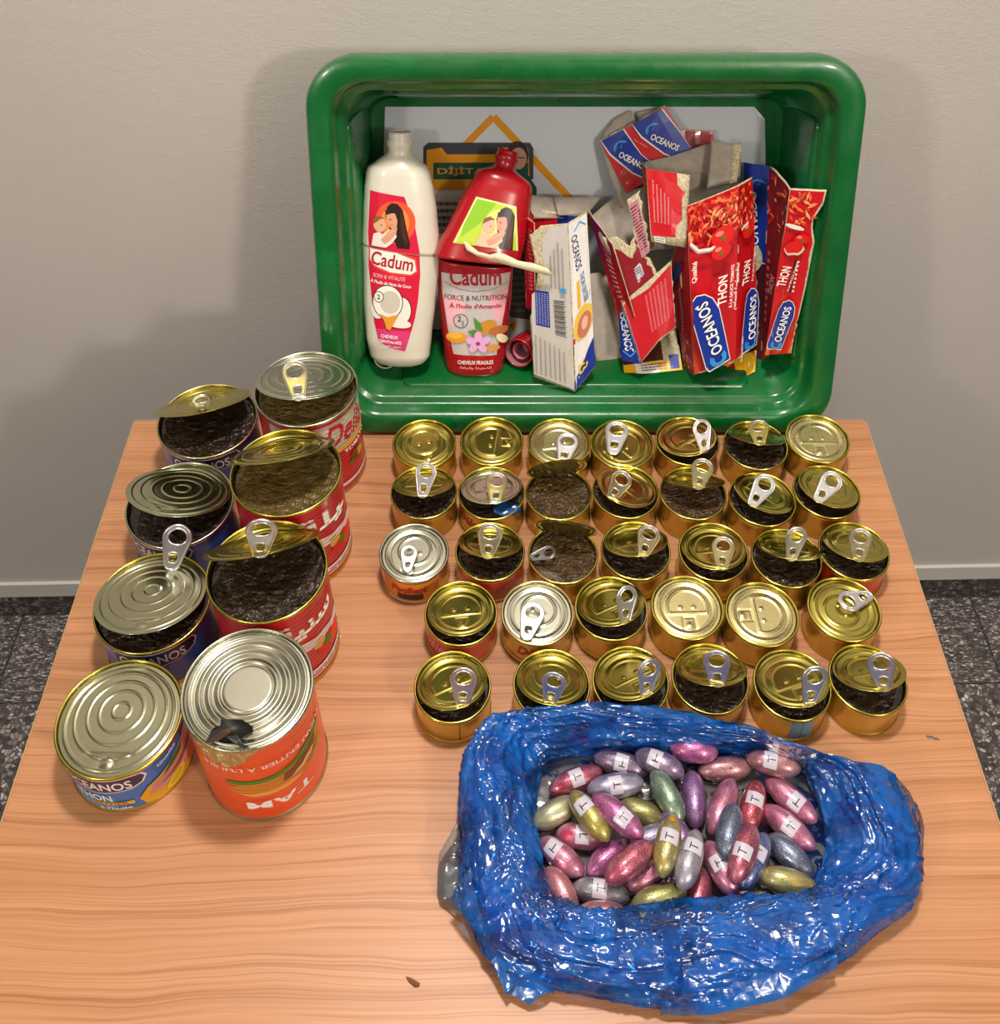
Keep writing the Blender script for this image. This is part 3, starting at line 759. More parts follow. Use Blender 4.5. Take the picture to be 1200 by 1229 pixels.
def art_oceanos(a0, full=True, band='33204e'):
    def f(r, bo, R, h, rib):
        A = Art(); A.rect(-.085, .0045, .085, h-.0045, ink('1f5cb4' if not full else '1f6cba', .3, 0, .4))
        if full: A.rect(-.085, .0045, .0, h*.45, ink('2b93d2', .3, 0, .4))
        A.poly([(-.045+.0, h*.55), (-.045, h*.90), (.018, h*.93), (.027, h*.90), (.030, h*.80), (.026, h*.67), (.016, h*.60), (-.01, h*.56)], ink('e8e4ea'))
        A.poly([(-.045, h*.575), (-.045, h*.885), (.017, h*.91), (.0255, h*.885), (.028, h*.80), (.0245, h*.69), (.015, h*.62), (-.01, h*.58)], ink(band))
        A.text('OCEANOS', -.012, h*.74, h*.20, white, w=.058)
        if full:
            A.text('THON', -.017, h*.42, h*.18, white, w=.030); A.rect(-.02, h*.22, .014, h*.31, yel); A.text('ENTIER', -.004, h*.265, h*.07, ink('b05018'), w=.028); A.text('à l\'huile', -.002, h*.15, h*.08, white, w=.026)
            A.poly([(.022, h*.10), (.018, h*.30), (.026, h*.48), (.045, h*.62), (.075, h*.86), (.085, h*.86), (.085, h*.05), (.04, h*.05)], ink('e0a818'))
            A.poly([(.026, h*.28), (.030, h*.46), (.048, h*.62), (.078, h*.88), (.085, h*.84), (.085, h*.30), (.06, h*.20)], ink('c98880'))
            A.poly([(.034, h*.36), (.050, h*.44), (.085, h*.62), (.085, h*.54), (.055, h*.38)], ink('8e4a44')); A.poly([(.030, h*.30), (.05, h*.34), (.085, h*.44), (.085, h*.38), (.055, h*.28)], ink('e2b0a2'))
            A.poly([(.040, h*.50), (.048, h*.64), (.066, h*.76), (.062, h*.62)], ink('2e6b25')); A.disc(.050, h*.22, .011, .006, ink('f2dc2a'), .4); A.disc(.050, h*.22, .008, .004, ink('d8bd18'), .4)
            A.text('Qualité', .048, h*.86, h*.07, white, w=.02, rot=.2, skew=.3)
        cyl_art(A, 'label_print', R, h, rib, a0, bo)
    return f
def art_tam(r, bo, R, h, rib):
    A = Art(); pi = math.pi; pale = ink('f6cdbf')
    A.text('TAM', .007, h*.215, h*.105, white, rot=pi, w=.058)
    A.poly([(-.030, h*.40), (-.034, h*.47), (-.02, h*.53), (.0, h*.56), (.03, h*.58), (.052, h*.66), (.056, h*.60), (.048, h*.50), (.030, h*.40), (.010, h*.35), (-.015, h*.35)], ink('c67a28'))
    A.poly([(-.026, h*.39), (-.010, h*.345), (.012, h*.345), (.028, h*.38), (.02, h*.41), (-.01, h*.41)], ink('e0a048'))
    A.poly([(-.036, h*.52), (-.030, h*.57), (-.01, h*.575), (.018, h*.60), (.034, h*.66), (.060, h*.73), (.056, h*.66), (.032, h*.59), (.010, h*.545), (-.02, h*.525)], ink('3f8024'))
    A.poly([(.010, h*.44), (.012, h*.53), (.032, h*.58), (.048, h*.63), (.046, h*.55), (.030, h*.46)], ink('7e3a1a')); A.poly([(.014, h*.44), (.030, h*.46), (.044, h*.53), (.040, h*.55), (.024, h*.48)], ink('ddb27a'))
    A.poly([(.028, h*.38), (.046, h*.44), (.055, h*.53), (.05, h*.53), (.040, h*.45)], ink('6b9c2c'))
    A.text("THON ENTIER À L'HUILE", .006, h*.735, h*.062, pale, rot=pi, w=.112)
    A.line([(-.02, h*.30), (.0, h*.30)], .0006, ink('b83008'))
    cyl_art(A, 'label_print', R, h, rib, -70, bo)
bg(248.5, 505, HL, 'short blue can with torn golden lid and lying ring', 'back left beside the wall', body='blue_can', lid='open', nose=(243, 493), ring=(241, 471), L=.030, fill='fill_dark', rim='gold_pale', lidm='gold_lid', amp=.0022, art=art_oceanos(-75, False))
bg(366.5, 466.6, HB, 'tall red can with silver lid and script lettering', 'next to the green crate', body='red_can', rim='silver_lid', lidm='silver_lid', lid='open', nose=(358, 476), ring=(351, 428), L=.040, fill='fill_olive', rib=.0003, level=.008, art=art_deila, curl=.0)
bg(342.5, 567, HB, 'tall red can, lid bent up without ring', 'second of the tall right column', body='red_can', lid='open', nose=(338, 551), fill='fill_olive', rib=.0003, level=.008, amp=.0008, art=art_arab(11, '\uFE94\uFEE0\uFEF4'))
bg(215, 606, HL, 'short blue can, ringed lid raised over dark filling', 'second of the short left column', body='blue_can', rim='silver_lid', lidm='tin_lid', lid='open', nose=(183, 612), fill='fill_dark', amp=.0022, art=art_oceanos(-100, False))
r3_, l3_, b3_, _ = bg(182, 724, HL, 'short dark blue can, tab standing at back of lid', 'third of short left column', body='navy_can', rim='gold_rim', lidm='tin_lid', lid='open', nose=(168, 755), fill='fill_dark', amp=.0018, art=art_oceanos(-66, False, '2c1c40'))
put_tab(r3_, l3_, at(206, 677, HL+.004)-b3_, (218, 624), .042)
bg(319.6, 686, HB, 'tall red can, lid bent up with silver ring', 'third of the tall right column', body='red_can', lid='open', nose=(312, 664), ring=(315, 618), L=.040, fill='fill_dark', rib=.0003, level=.008, amp=.0022, art=art_arab(23, ARAB))
bg(142, 863.5, HL, 'short light blue can, closed ringed lid, tuna and lemon label', 'front left', body='sky_can', rim='gold_rim', lidm='tin_lid', nose=(127, 915), art=art_oceanos(-88))
rT, lT, bT, _ = bg(296, 828, HB, 'tall orange can standing upside down with torn edge', 'front of the tall column', body='orange_can', rim='silver_lid', lidm='silver_lid', nose=(296, 900), style='t', rib=.00022, art=art_tam)
# torn hole and curled metal flap on the upturned can
hc = at(279, 877, HB)-bT
def blobpoly(c, r, n, seed, z, el=.6, rot=0):
    rnd = random.Random(seed); P = []
    for i in range(n):
        t = 2*math.pi*i/n; q = r*rnd.uniform(.65, 1.1); x, y = q*math.cos(t), q*math.sin(t)*el
        P.append(Vector((c.x+x*math.cos(rot)-y*math.sin(rot), c.y+x*math.sin(rot)+y*math.cos(rot), z)))
    return P
H = blobpoly(hc, .0165, 14, 5, HB+.0012, .5, -.12); cpt = Vector((hc.x, hc.y, HB-.004))
hm = NT('torn_can_hole').set(col=srgb('17120e'), rough=.5).m
pyd('torn_hole', H+[p+Vector((0, 0, -.004)) for p in H]+[cpt], [(i, (i+1) % 14, 14+(i+1) % 14, 14+i) for i in range(14)]+[(14+i, 14+(i+1) % 14, 28) for i in range(14)]+[tuple(range(14))], [hm], rT)['label'] = 'dark ragged hole'
def flap(pts, mat, name='torn_flap'):
    V = [p-bT for p in pts]; c = sum(V, Vector())/len(V); n = len(V)
    V2 = V+[c+Vector((0, 0, .002))]
    o = pyd(name, V2, [(i, (i+1) % n, n) for i in range(n)], [mat], rT, smooth=False)
    s = o.modifiers.new('t', 'SOLIDIFY'); s.thickness = .0004; return o
flap([at(246, 892, HB+.001), at(254, 878, HB+.006), at(268, 870, HB+.016), at(277, 872, HB+.016), at(276, 879, HB+.009), at(262, 889, HB+.003)], M['tin_dark'])
flap([at(272, 884, HB+.003), at(284, 882, HB+.007), at(291, 893, HB+.003), at(300, 897, HB), at(293, 899, HB-.001), at(283, 893, HB+.003)], M['tin_dark'])
tf = NT('crumpled_foil_edge'); tf.set(metal=1, rough=.25, col=srgb('d8cf98')); tf.bump(tf.noise(tf.coord(), 260, 4, .7), 1, .003)
V, F = [], []; na_, nz_ = 34, 14
for i in range(na_+1):
    an = math.radians(-138+66*i/na_); ed = math.sin(math.pi*i/na_)
    for k in range(nz_+1):
        t_ = k/nz_; zz = HB+.0012-t_*(.006+.018*ed)*(1+.5*noise.noise(Vector((i*.35, 3, 0))))
        rr_ = DB/2-.0005+.0012*ed+.0022*ed*noise.noise(Vector((i*.55, t_*4, 1.5)))-(.002*(1-t_)*ed); V.append(Vector((rr_*math.cos(an), rr_*math.sin(an), zz)))
for i in range(na_):
    for k in range(nz_): q0 = i*(nz_+1)+k; F.append((q0, q0+1, q0+nz_+2, q0+nz_+1))
pyd('dented_edge', V, F, [tf.m], rT, smooth=False)
print('DIST', b3_, [tuple(o.location) for o in bpy.data.objects if o.name == 'tin_can.034'])
# ================================================================ BOTTLES
def superell(t, hw, hd, n=2.6):
    c, s = math.cos(t), math.sin(t)
    return hw*abs(c)**(2/n)*(1 if c > 0 else -1), hd*abs(s)**(2/n)*(1 if s > 0 else -1)
class Bottle:
    """A squeezed-oval bottle along an axis A->B; profile rows (v, xoff, half width, half depth)"""
    def __init__(s, A, B, rows, n=2.5, front=None):
        s.A = A; s.up = (B-A).normalized(); s.L = (B-A).length
        fr = front or -CW
        s.x = s.up.cross(-fr).normalized()
        if s.x.x < 0: s.x = -s.x
        s.f = s.x.cross(s.up).normalized()
        if s.f.dot(fr) < 0: s.f = -s.f
        s.rows = rows; s.n = n
    def at(s, v):
        R = s.rows
        if v <= R[0][0]: return R[0][1:]
        for a, b in zip(R[:-1], R[1:]):
            if v <= b[0]:
                t = (v-a[0])/(b[0]-a[0]); t = t*t*(3-2*t)*.5+t*.5
                return tuple(a[i]+(b[i]-a[i])*t for i in (1, 2, 3))
        return R[-1][1:]
    def pt(s, v, xo, x, y): return s.A+s.up*v+s.x*(xo+x)+s.f*y
    def mesh(s, name, v0, v1, mats, parent, mi=0, n=64, N=50, cap0=True, cap1=False, cutfn=None, inner=None, org=None):
        V, F = [], []
        for i in range(N+1):
            v = v0+(v1-v0)*i/N; xo, hw, hd = s.at(v)
            for k in range(n):
                x, y = superell(2*math.pi*k/n, hw, hd, s.n if hw > .016 else 2)
                vv = v
                if cutfn: vv = cutfn(v, xo+x, i/N)
                V.append(s.pt(vv, xo, x, y))
        for i in range(N):
            for k in range(n): k2 = (k+1) % n; F.append((i*n+k, i*n+k2, (i+1)*n+k2, (i+1)*n+k))
        if cap0: F.append(tuple(range(n))[::-1])
        if cap1: F.append(tuple(range(N*n, N*n+n)))
        V = [p-org for p in V]; o = pyd(name, V, F, mats, parent); fixn(o); autosmooth(o, 60)
        if not (cap0 and cap1):
            m = o.modifiers.new('wall', 'SOLIDIFY'); m.thickness = .0012; m.offset = -1
            if len(mats) > 1: m.material_offset = 1
        return o
    def map(s, org):
        def f(u, v):
            xo, hw, hd = s.at(v); q = min(.995, abs((u-xo)/hw)); n = s.n
            y = hd*(1-q**n)**(1/n)
            p = s.A+s.up*v+s.x*u+s.f*y-org
            nx = (abs(q)**(n-1))/hw*(1 if u > xo else -1); ny = ((1-q**n)**((n-1)/n))/hd
            return p, (s.x*nx+s.f*ny).normalized()
        return f
def figures(A, x, y, k, pal, flip=1):
    """mother holding a child, as flat print"""
    hair, hair2, skin, skin2, cloth = [ink(c) for c in pal]
    P = lambda L: [(x+a*k*flip, y+b*k) for a, b in L]
    A.poly(P([(-.2, 1.5), (.1, 1.75), (.5, 1.7), (.85, 1.3), (1.0, .6), (1.15, -.2), (1.35, -1.1), (1.3, -1.5), (.5, -1.45), (.2, -.8), (-.1, .1), (-.35, .8)]), hair)
    A.poly(P([(.7, 1.3), (.85, .9), (1.0, .1), (1.2, -.9), (1.1, -1.3), (.8, -.6), (.7, .3)]), hair2)
    A.poly(P([(-.3, 1.0), (.0, 1.2), (.35, 1.0), (.5, .5), (.45, .1), (.15, -.1), (-.1, .15), (-.25, .5)]), skin)
    A.poly(P([(-.35, 1.25), (.1, 1.35), (.4, 1.05), (.1, 1.05), (-.3, .9)]), hair)
    A.disc(x+.0*k*flip, y+.60*k, .09*k, .03*k, hair2); A.disc(x+.10*k*flip, y+.22*k, .07*k, .022*k, ink('a05040'))
    A.disc(x-.72*k*flip, y+.2*k, .44*k, .52*k, skin2); A.poly(P([(-1.2, .2), (-1.15, .6), (-.8, .85), (-.4, .7), (-.7, .6), (-1.0, .35)]), ink('8a5a34'))
    A.disc(x-.6*k*flip, y+.2*k, .06*k, .03*k, hair)
    A.poly(P([(-1.3, -1.3), (-1.15, -.45), (-.8, -.3), (-.5, -.45), (-.1, -.1), (.3, -.2), (.45, -.6), (.1, -1.1), (-.3, -1.4)]), cloth)
    A.poly(P([(-.65, -.85), (-.2, -.3), (.25, .1), (.5, .05), (.4, -.4), (.0, -.9), (-.4, -1.15)]), skin)
    A.line([(x-.55*k*flip, y-.75*k), (x+.3*k*flip, y-.1*k)], .06*k, skin2)
t = NT('white_bottle_plastic'); t.set(col=srgb('d8d2c2'), rough=.32, coat=.3, sub=.0); M['wb'] = t.m
t = NT('red_bottle_plastic'); t.set(col=srgb('a80f1c'), rough=.25, coat=.4); M['rb'] = t.m
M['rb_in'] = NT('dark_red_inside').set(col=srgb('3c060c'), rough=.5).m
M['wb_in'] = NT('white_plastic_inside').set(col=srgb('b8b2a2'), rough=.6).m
def pxl(d): return 1327.15/((CAMP-d).length)
# ---- white bottle
A0, B0 = cr(481, 436, .050), cr(479, 158, .080)
A0 = A0; Lb = (B0-A0).length; ppm = (436-158)/Lb           # picture pixels per metre along the bottle
q = lambda y: (436-y)/ppm
hwp = lambda w, y: w/ (1327.15/((A0+(B0-A0)*((436-y)/278))-CAMP).dot(ray(600, PPY).normalized()))
rows = []
for y, xo, w, dd in ((436, 1, 20, .012), (432, 0, 30, .017), (424, -1, 36, .020), (400, -2, 39.5, .0225), (360, -1, 43, .0235), (320, 1, 45, .0235), (290, 1, 46, .0235), (250, 0, 43.5, .0235), (225, -1, 41, .023), (205, -2, 38, .022), (198, -3, 35, .021), (190, -2, 24, .017), (184, -1, 15.5, .0125), (181, 0, 13.5, .0118), (176, 0, 13.5, .0118), (174, 0, 15, .013), (168, 0, 15, .013), (166, 0, 13, .0115), (159, 0, 13.5, .012), (157.5, 0, 12.5, .011)):
    rows.append((q(y), hwp(xo, y), hwp(w, y), dd))
bt = Bottle(A0, B0, rows)
wbt = thing('shampoo_bottle', A0, 'white shampoo bottle with pink coconut label, cut across its middle', 'bottle')
cutv = q(291)
def cut_lo(v, x, i): return v-(.0025*math.sin((x)/.03*1.2)+.001)*(i > .97)
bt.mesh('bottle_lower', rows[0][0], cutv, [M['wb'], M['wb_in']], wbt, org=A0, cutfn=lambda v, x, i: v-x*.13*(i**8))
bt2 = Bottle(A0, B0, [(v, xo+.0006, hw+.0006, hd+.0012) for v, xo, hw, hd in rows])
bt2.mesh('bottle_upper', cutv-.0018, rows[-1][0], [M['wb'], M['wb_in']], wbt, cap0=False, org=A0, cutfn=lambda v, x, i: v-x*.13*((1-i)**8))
def bx(x, y): return hwp((x-470)*.93-5.0, y)
def bpts(L): return [(bx(x, y), q(y)) for x, y in L]
A = Art(); pink = ink('d4143c', .3, 0, .4); pk2 = ink('d83a78', .3, 0, .4)
A.poly(bpts([(438, 300), (437, 270), (440, 222), (484, 228), (497, 262), (504, 300)]), pink)
A.disc(bx(472, 262), q(258), hwp(24, 260), hwp(26, 260), ink('e4552a')); A.disc(bx(472, 262), q(258), hwp(17, 260), hwp(20, 260), ink('f08a3c'))
figures(A, bx(466, 262), q(264), hwp(17, 262), ('2a1410', '4a2418', 'd89a78', 'e0aa88', 'e8dcd0'))
A.cut(0, [i*.004 for i in range(-9, 10)]); A.cut(1, [cutv+i*.005 for i in range(0, 24)]); A.clip([(-.05, cutv+.0065-.0012), (.05, cutv-.0065-.0012), (.05, .4), (-.05, .4)])
A.put('label_print', bt2.map(A0), wbt)
A = Art()
A.poly(bpts([(438, 280), (502, 280), (503, 320), (500, 350), (496, 372), (489, 395), (483, 413), (462, 408), (449, 400), (444, 378), (440, 340), (437, 310)]), pink)
A.poly(bpts([(446, 385), (491, 388), (483, 413), (462, 408), (449, 400)]), pk2)
A.poly(bpts([(438.5, 284), (470, 290), (498, 300), (500, 316), (492, 321), (466, 319), (444, 311), (438, 304)]), ink('e84a3a'))
A.poly(bpts([(439.5, 286), (470, 292), (496, 302), (498, 315), (491, 319), (466, 316.5), (445, 309), (439.5, 302)]), ink('eee8de'))
A.text('Cadum', bx(468, 300), q(303.5), hwp(17, 300), ink('ab1226'), rot=-.16, w=hwp(50, 300))
A.text('SOIN & VITALITÉ', bx(464, 320), q(322), hwp(6, 320), ink('f4c8c4'), rot=-.12, w=hwp(38, 320), bold=False)
A.text("À l'huile de Noix de Coco", bx(466, 328), q(330), hwp(5, 320), white, rot=-.13, w=hwp(48, 320))
for dx, dy, r_, c_ in ((20, 362, 15, 'f0ebe2'), (14, 376, 13, 'e9e4da')): pass
A.disc(bx(480, 362), q(362), hwp(11, 360), hwp(17, 360), ink('3a2418')); A.disc(bx(480, 362), q(362), hwp(10, 360), hwp(16, 360), ink('ece6da'))
A.disc(bx(449, 362), q(362), hwp(8, 360), hwp(11, 360), ink('e6e0d2')); A.disc(bx(474, 376), q(377), hwp(16, 360), hwp(6, 360), ink('ece6da'), -.2)
A.disc(bx(462, 352), q(352), hwp(18, 360), hwp(21, 360), ink('3a2418')); A.disc(bx(462, 352), q(352), hwp(17, 360), hwp(20, 360), ink('eee8dc'))
A.disc(bx(465, 352), q(352), hwp(12, 360), hwp(14, 360), ink('c8c0b2')); A.disc(bx(451, 347), q(346), hwp(6, 360), hwp(7, 360), ink('4a4444')); A.disc(bx(451, 347), q(346), hwp(5, 360), hwp(6, 360), ink('e8e2d6')); A.text('2', bx(451, 346), q(346), hwp(6, 360), ink('3a3434'))
A.poly(bpts([(452, 366), (462, 370), (476, 366), (470, 376), (465, 386), (460, 384), (458, 375)]), ink('e0992c'))
A.text('CHEVEUX', bx(464, 394), q(394), hwp(4.5, 390), white, rot=-.1, w=hwp(20, 390)); A.text('DÉVITALISÉS', bx(465, 400), q(400), hwp(4.5, 390), white, rot=-.1, w=hwp(26, 390)); A.text('ﺮﻌﺸﻟﺍ ﻒﻌﺿ', bx(466, 406), q(406), hwp(3.5, 390), white, rot=-.1, w=hwp(22, 390))
A.cut(0, [i*.004 for i in range(-9, 10)]); A.cut(1, [cutv-i*.006 for i in range(0, 20)]); A.clip([(-.05, 0), (.05, 0), (.05, cutv-.0065-.0022), (-.05, cutv+.0065-.0022)])
A.put('label_print', bt.map(A0), wbt)
# ---- red bottle: standing lower half, upper half tipped on it
A1, B1 = cr(570, 447, .062), cr(570, 318, .075)
Z1 = (A1+(B1-A1)*.5-CAMP).dot(ray(600, PPY).normalized()); hp = lambda w: w*Z1/1327.15
q1 = lambda y: (447-y)/((447-318)/(B1-A1).length)
rows1 = [(q1(y), hp(xo), hp(w), dd) for y, xo, w, dd in ((447, 0, 22, .012), (444, 0, 31, .018), (438, 0, 34.5, .021), (420, 0, 37, .023), (390, 0, 40.5, .024), (350, 0, 44, .024), (318, 0, 45.5, .024), (300, 0, 46, .024))]
rb = Bottle(A1, B1, rows1)
rbt = thing('shampoo_bottle', A1, 'red shampoo bottle cut in two, upper half tipped over the lower', 'bottle')
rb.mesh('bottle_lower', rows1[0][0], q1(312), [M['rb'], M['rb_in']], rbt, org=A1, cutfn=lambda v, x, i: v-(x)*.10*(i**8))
A = Art(); X = lambda x: hp(x-570)
P = lambda L: [(X(x), q1(y)) for x, y in L]
lw = ink('dcd4d2', .25, .3, .4)
A.poly(P([(531, 322), (612, 322), (609, 345), (604, 372), (596, 418), (545, 417), (538, 385), (532, 345)]), lw)
A.poly(P([(534, 352), (552, 345), (560, 362), (545, 385), (539, 380)]), ink('f0b4bc')); A.poly(P([(585, 345), (609, 342), (604, 372), (596, 380), (590, 360)]), ink('eaa8b4'))
A.text('Cadum', X(571), q1(325), hp(21), ink('a8142a'), w=hp(60))
A.line([(X(534), q1(332)), (X(552), q1(339)), (X(571), q1(341.5)), (X(592), q1(339)), (X(609), q1(332))], hp(.8), ink('8a8084'))
A.text('FORCE & NUTRITION', X(571), q1(349), hp(6.2), ink('4a4244'), w=hp(72), bold=False); A.text("À l'huile d'Amande", X(571), q1(358), hp(6.5), ink('b0203a'), w=hp(60))
A.disc(X(554), q1(376), hp(8.5), hp(8.5), ink('3a3436')); A.disc(X(554), q1(376), hp(7.7), hp(7.7), lw); A.text('2', X(552.5), q1(373.5), hp(7), ink('3a3436')); A.text('1', X(556.5), q1(379), hp(6), ink('3a3436'))
A.disc(X(549), q1(396), hp(12), hp(6.5), ink('e89a20'), .1); A.disc(X(547), q1(394), hp(9), hp(4), ink('f0b440'), .1)
A.disc(X(584), q1(383), hp(12), hp(8), ink('c48a2c'), .5); A.disc(X(597), q1(388), hp(11), hp(6), ink('b4693a'), .1); A.disc(X(601), q1(398), hp(8), hp(4.5), ink('ecd9b4'), -.8); A.disc(X(590), q1(408), hp(9), hp(4), ink('d89048'))
A.poly(P([(569, 371), (577, 378), (580, 388), (572, 384)]), ink('4c8a34')); A.poly(P([(562, 388), (570, 385), (575, 391), (570, 394)]), ink('4c8a34'))
for k in range(5):
    a = 2*math.pi*k/5+.3; A.disc(X(574)+hp(8)*math.cos(a), q1(401)+hp(7)*math.sin(a), hp(7), hp(4.5), ink('e0a8d4'), a)
A.disc(X(574), q1(402), hp(2.5), hp(2.5), ink('9c3a7a'))
A.text('CHEVEUX FRAGILES', X(571), q1(425), hp(5), white, w=hp(40)); A.text('ﺔﻓﺎﺠﻟﺍﻭ ﺔﻔﻴﻌﻀﻟﺍ', X(571), q1(432), hp(4), ink('e8b0b0'), w=hp(36))
A.cut(0, [i*.004 for i in range(-10, 11)]); A.cut(1, [i*.006 for i in range(1, 24)]); A.clip([(-.05, 0), (.05, 0), (.05, q1(312)-.0058), (-.05, q1(312)+.0035)])
A.put('label_print', rb.map(A1), rbt)
A2, B2 = cr(577, 300, .058), cr(609, 181, .092)
Z2 = (A2-CAMP).dot(ray(600, PPY).normalized()); h2 = lambda w: w*Z2/1327.15
Lt = (B2-A2).length; q2 = lambda s: s*Lt/123.2
rows2 = [(q2(v), h2(xo), h2(w), dd) for v, xo, w, dd in ((-14, -2, 51, .026), (0, -1, 50.5, .026), (25, 2, 47, .025), (50, 3, 43, .024), (75, 5, 38, .023), (88, 5, 35, .021), (93, 4, 32, .019), (100, 3, 19, .014), (103, 2, 13, .012), (110, 1, 12.5, .012), (112, 1, 14.5, .0135), (117, 1, 14.5, .0135), (119, 1, 13, .012), (124, 1, 13, .012))]
ru = Bottle(A2, B2, rows2)
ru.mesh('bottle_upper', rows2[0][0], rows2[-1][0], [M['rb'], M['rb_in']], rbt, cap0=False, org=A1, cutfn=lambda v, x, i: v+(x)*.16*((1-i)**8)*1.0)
A = Art()
def ux(x, y):
    u = cr(x, y, .050)-A2; return u.dot(ru.x), u.dot(ru.up)
UP = lambda L: [ux(*p) for p in L]
A.poly(UP([(538, 300), (572, 236), (620, 248), (621, 312), (600, 322), (570, 312)]), ink('f0e8a0'))
A.poly(UP([(541, 299), (573, 238.5), (618, 250), (619, 310), (600, 318), (570, 309)]), ink('b7cf3a'))
A.poly(UP([(573, 238.5), (596, 244), (575, 268), (552, 284), (556, 270)]), ink('8ac024')); A.disc(*ux(598, 275), h2(20), h2(24), ink('dde078'))
fx, fy = ux(597, 277); figures(A, fx, fy, h2(17), ('241210', '5a2820', 'd0907a', 'e2b294', 'e0b898'))
A.cut(0, [i*.004 for i in range(-12, 13)]); A.cut(1, [i*.006 for i in range(-3, 24)]); A.clip([(-.052, -.002), (.046, .011), (.046, .12), (-.052, .12)])
A.put('label_print', ru.map(A1), rbt)
# ================================================================ CARTONS: folded card panels, printed face and grey inside
def jag(poly, rag, step=.004, amp=.0016, seed=0):
    rnd = random.Random(seed); out = []
    for i, a in enumerate(poly):
        b = poly[(i+1) % len(poly)]; out.append(a)
        if i in rag:
            L = math.hypot(b[0]-a[0], b[1]-a[1]); n = max(1, int(L/step)); nx, ny = -(b[1]-a[1])/L, (b[0]-a[0])/L
            for k in range(1, n):
                t = (k+rnd.uniform(-.35, .35))/n; j = rnd.uniform(-.2, 1)*amp; out.append((a[0]+(b[0]-a[0])*t+nx*j, a[1]+(b[1]-a[1])*t+ny*j))
    return out
class Panel:
    def __init__(s, name, parent, org, c4, mat=None, back=None, rag=(), outline=None, bulge=0, seed=1, amp=.0018, warp=.0012, label=None):
        s.P = [cr(*p) for p in c4]; BL, BR, TR, TL = s.P; s.W = ((BR-BL).length+(TR-TL).length)/2; s.H = ((TL-BL).length+(TR-BR).length)/2
        s.org = org; s.b = bulge; s.parent = parent; s.n0 = (BR-BL).cross(TL-BL).normalized(); s.seed = seed; s.warp = warp
        s.fl = -1 if s.n0.dot(CAMP-BL) < 0 else 1
        s.n0 = s.n0*s.fl
        pl = outline or [(0, 0), (1, 0), (1, 1), (0, 1)]; pl = [(a*s.W, b*s.H) for a, b in pl]
        bm = bmesh.new(); vs = [bm.verts.new((x, y, 0)) for x, y in jag(pl, rag, amp=amp, seed=seed)]
        f = bm.faces.new(vs); f.normal_update()
        if f.normal.z < 0: f.normal_flip()
        bmesh.ops.triangulate(bm, faces=[f]); n = 7
        for ax, L in ((0, s.W), (1, s.H)):
            for i in range(1, n):
                bmesh.ops.bisect_plane(bm, geom=list(bm.verts)+list(bm.edges)+list(bm.faces), plane_co=(L*i/n,)*2+(0,), plane_no=(1, 0, 0) if ax == 0 else (0, 1, 0), dist=1e-7)
        for v in bm.verts: v.co = s.f(v.co.x, v.co.y)[0]
        if s.fl < 0: bmesh.ops.reverse_faces(bm, faces=bm.faces)
        me = bpy.data.meshes.new(name); bm.to_mesh(me); bm.free()
        for p in me.polygons: p.use_smooth = True
        s.o = link(name, me, parent, [mat or M['torn'], back or M['card']])
        m = s.o.modifiers.new('card', 'SOLIDIFY'); m.thickness = .0006; m.offset = -1; m.material_offset = 1
        if label: s.o['label'] = label
        s.A = Art()
    def f(s, x, y):
        u, v = x/s.W, y/s.H; BL, BR, TR, TL = s.P
        p = BL*(1-u)*(1-v)+BR*u*(1-v)+TR*u*v+TL*(1-u)*v
        uu, vv = min(1, max(0, u)), min(1, max(0, v))
        d = s.b*4*uu*(1-uu)+s.warp*noise.noise(Vector((u*3+s.seed*5, v*3, s.seed)))*min(1, 4*uu*(1-uu)*2)
        return p+s.n0*d-s.org, s.n0
    def done(s, clip=None):
        for ax, L in ((0, s.W), (1, s.H)): s.A.cut(ax, [L*i/7 for i in range(1, 7)])
        s.A.put('print', s.f, s.parent, eps=.00010)
R_, B_, W_, Y_ = ink('c4101c', .3, 0, .35), ink('123092', .3, 0, .35), ink('e6e2de', .4, 0, .2), ink('ecb414', .35, 0, .3)
RD = ink('9e0f1c', .32, 0, .35); LB = ink('3f9ae0')
def rag_poly(s, pts, m, rag, seed=3, amp=.002): s.A.poly(jag([(a*s.W, b*s.H) for a, b in pts], rag, amp=amp, seed=seed), m)
def swirl(s, cx, cy, r, rot=0):
    for k, (rr_, w) in enumerate(((1, .10), (.8, .08), (.6, .06))):
        s.A.line([(cx+r*rr_*math.cos(rot+a), cy+r*rr_*.75*math.sin(rot+a)+r*.1*k) for a in [math.pi*(.05+i*.95/8) for i in range(9)]], r*w*1.4, LB)
    s.A.disc(cx+r*.1, cy+r*.15, r*.34, r*.13, ink('2f62c4'), rot+.5)
def logo(s, cx, cy, w, h, rot):
    """blue rounded field with white lettering running along rot"""
    c, q_ = math.cos(rot), math.sin(rot)
    def T(a, b): return (cx+c*a*w-q_*b*h, cy+q_*a*w+c*b*h)
    sh = [(-.5, -.38), (-.5, .42), (-.42, .5), (.30, .42), (.46, .30), (.52, .05), (.48, -.2), (.38, -.4), (.2, -.5)]
    s.A.poly([T(a*1.03, b*1.06) for a, b in sh], W_); s.A.poly([T(a, b) for a, b in sh], B_)
    for k in range(3):
        s.A.line([T(-.40+.10*math.cos(t)*(1-.2*k), -.0+.30*math.sin(t)*(1-.2*k)) for t in [math.pi*(.3+i*.2) for i in range(8)]], h*.05, LB)
    s.A.text('OCEANOS', T(.04, -.02)[0], T(.04, -.02)[1], h*.42, white, rot=rot, w=w*.74)
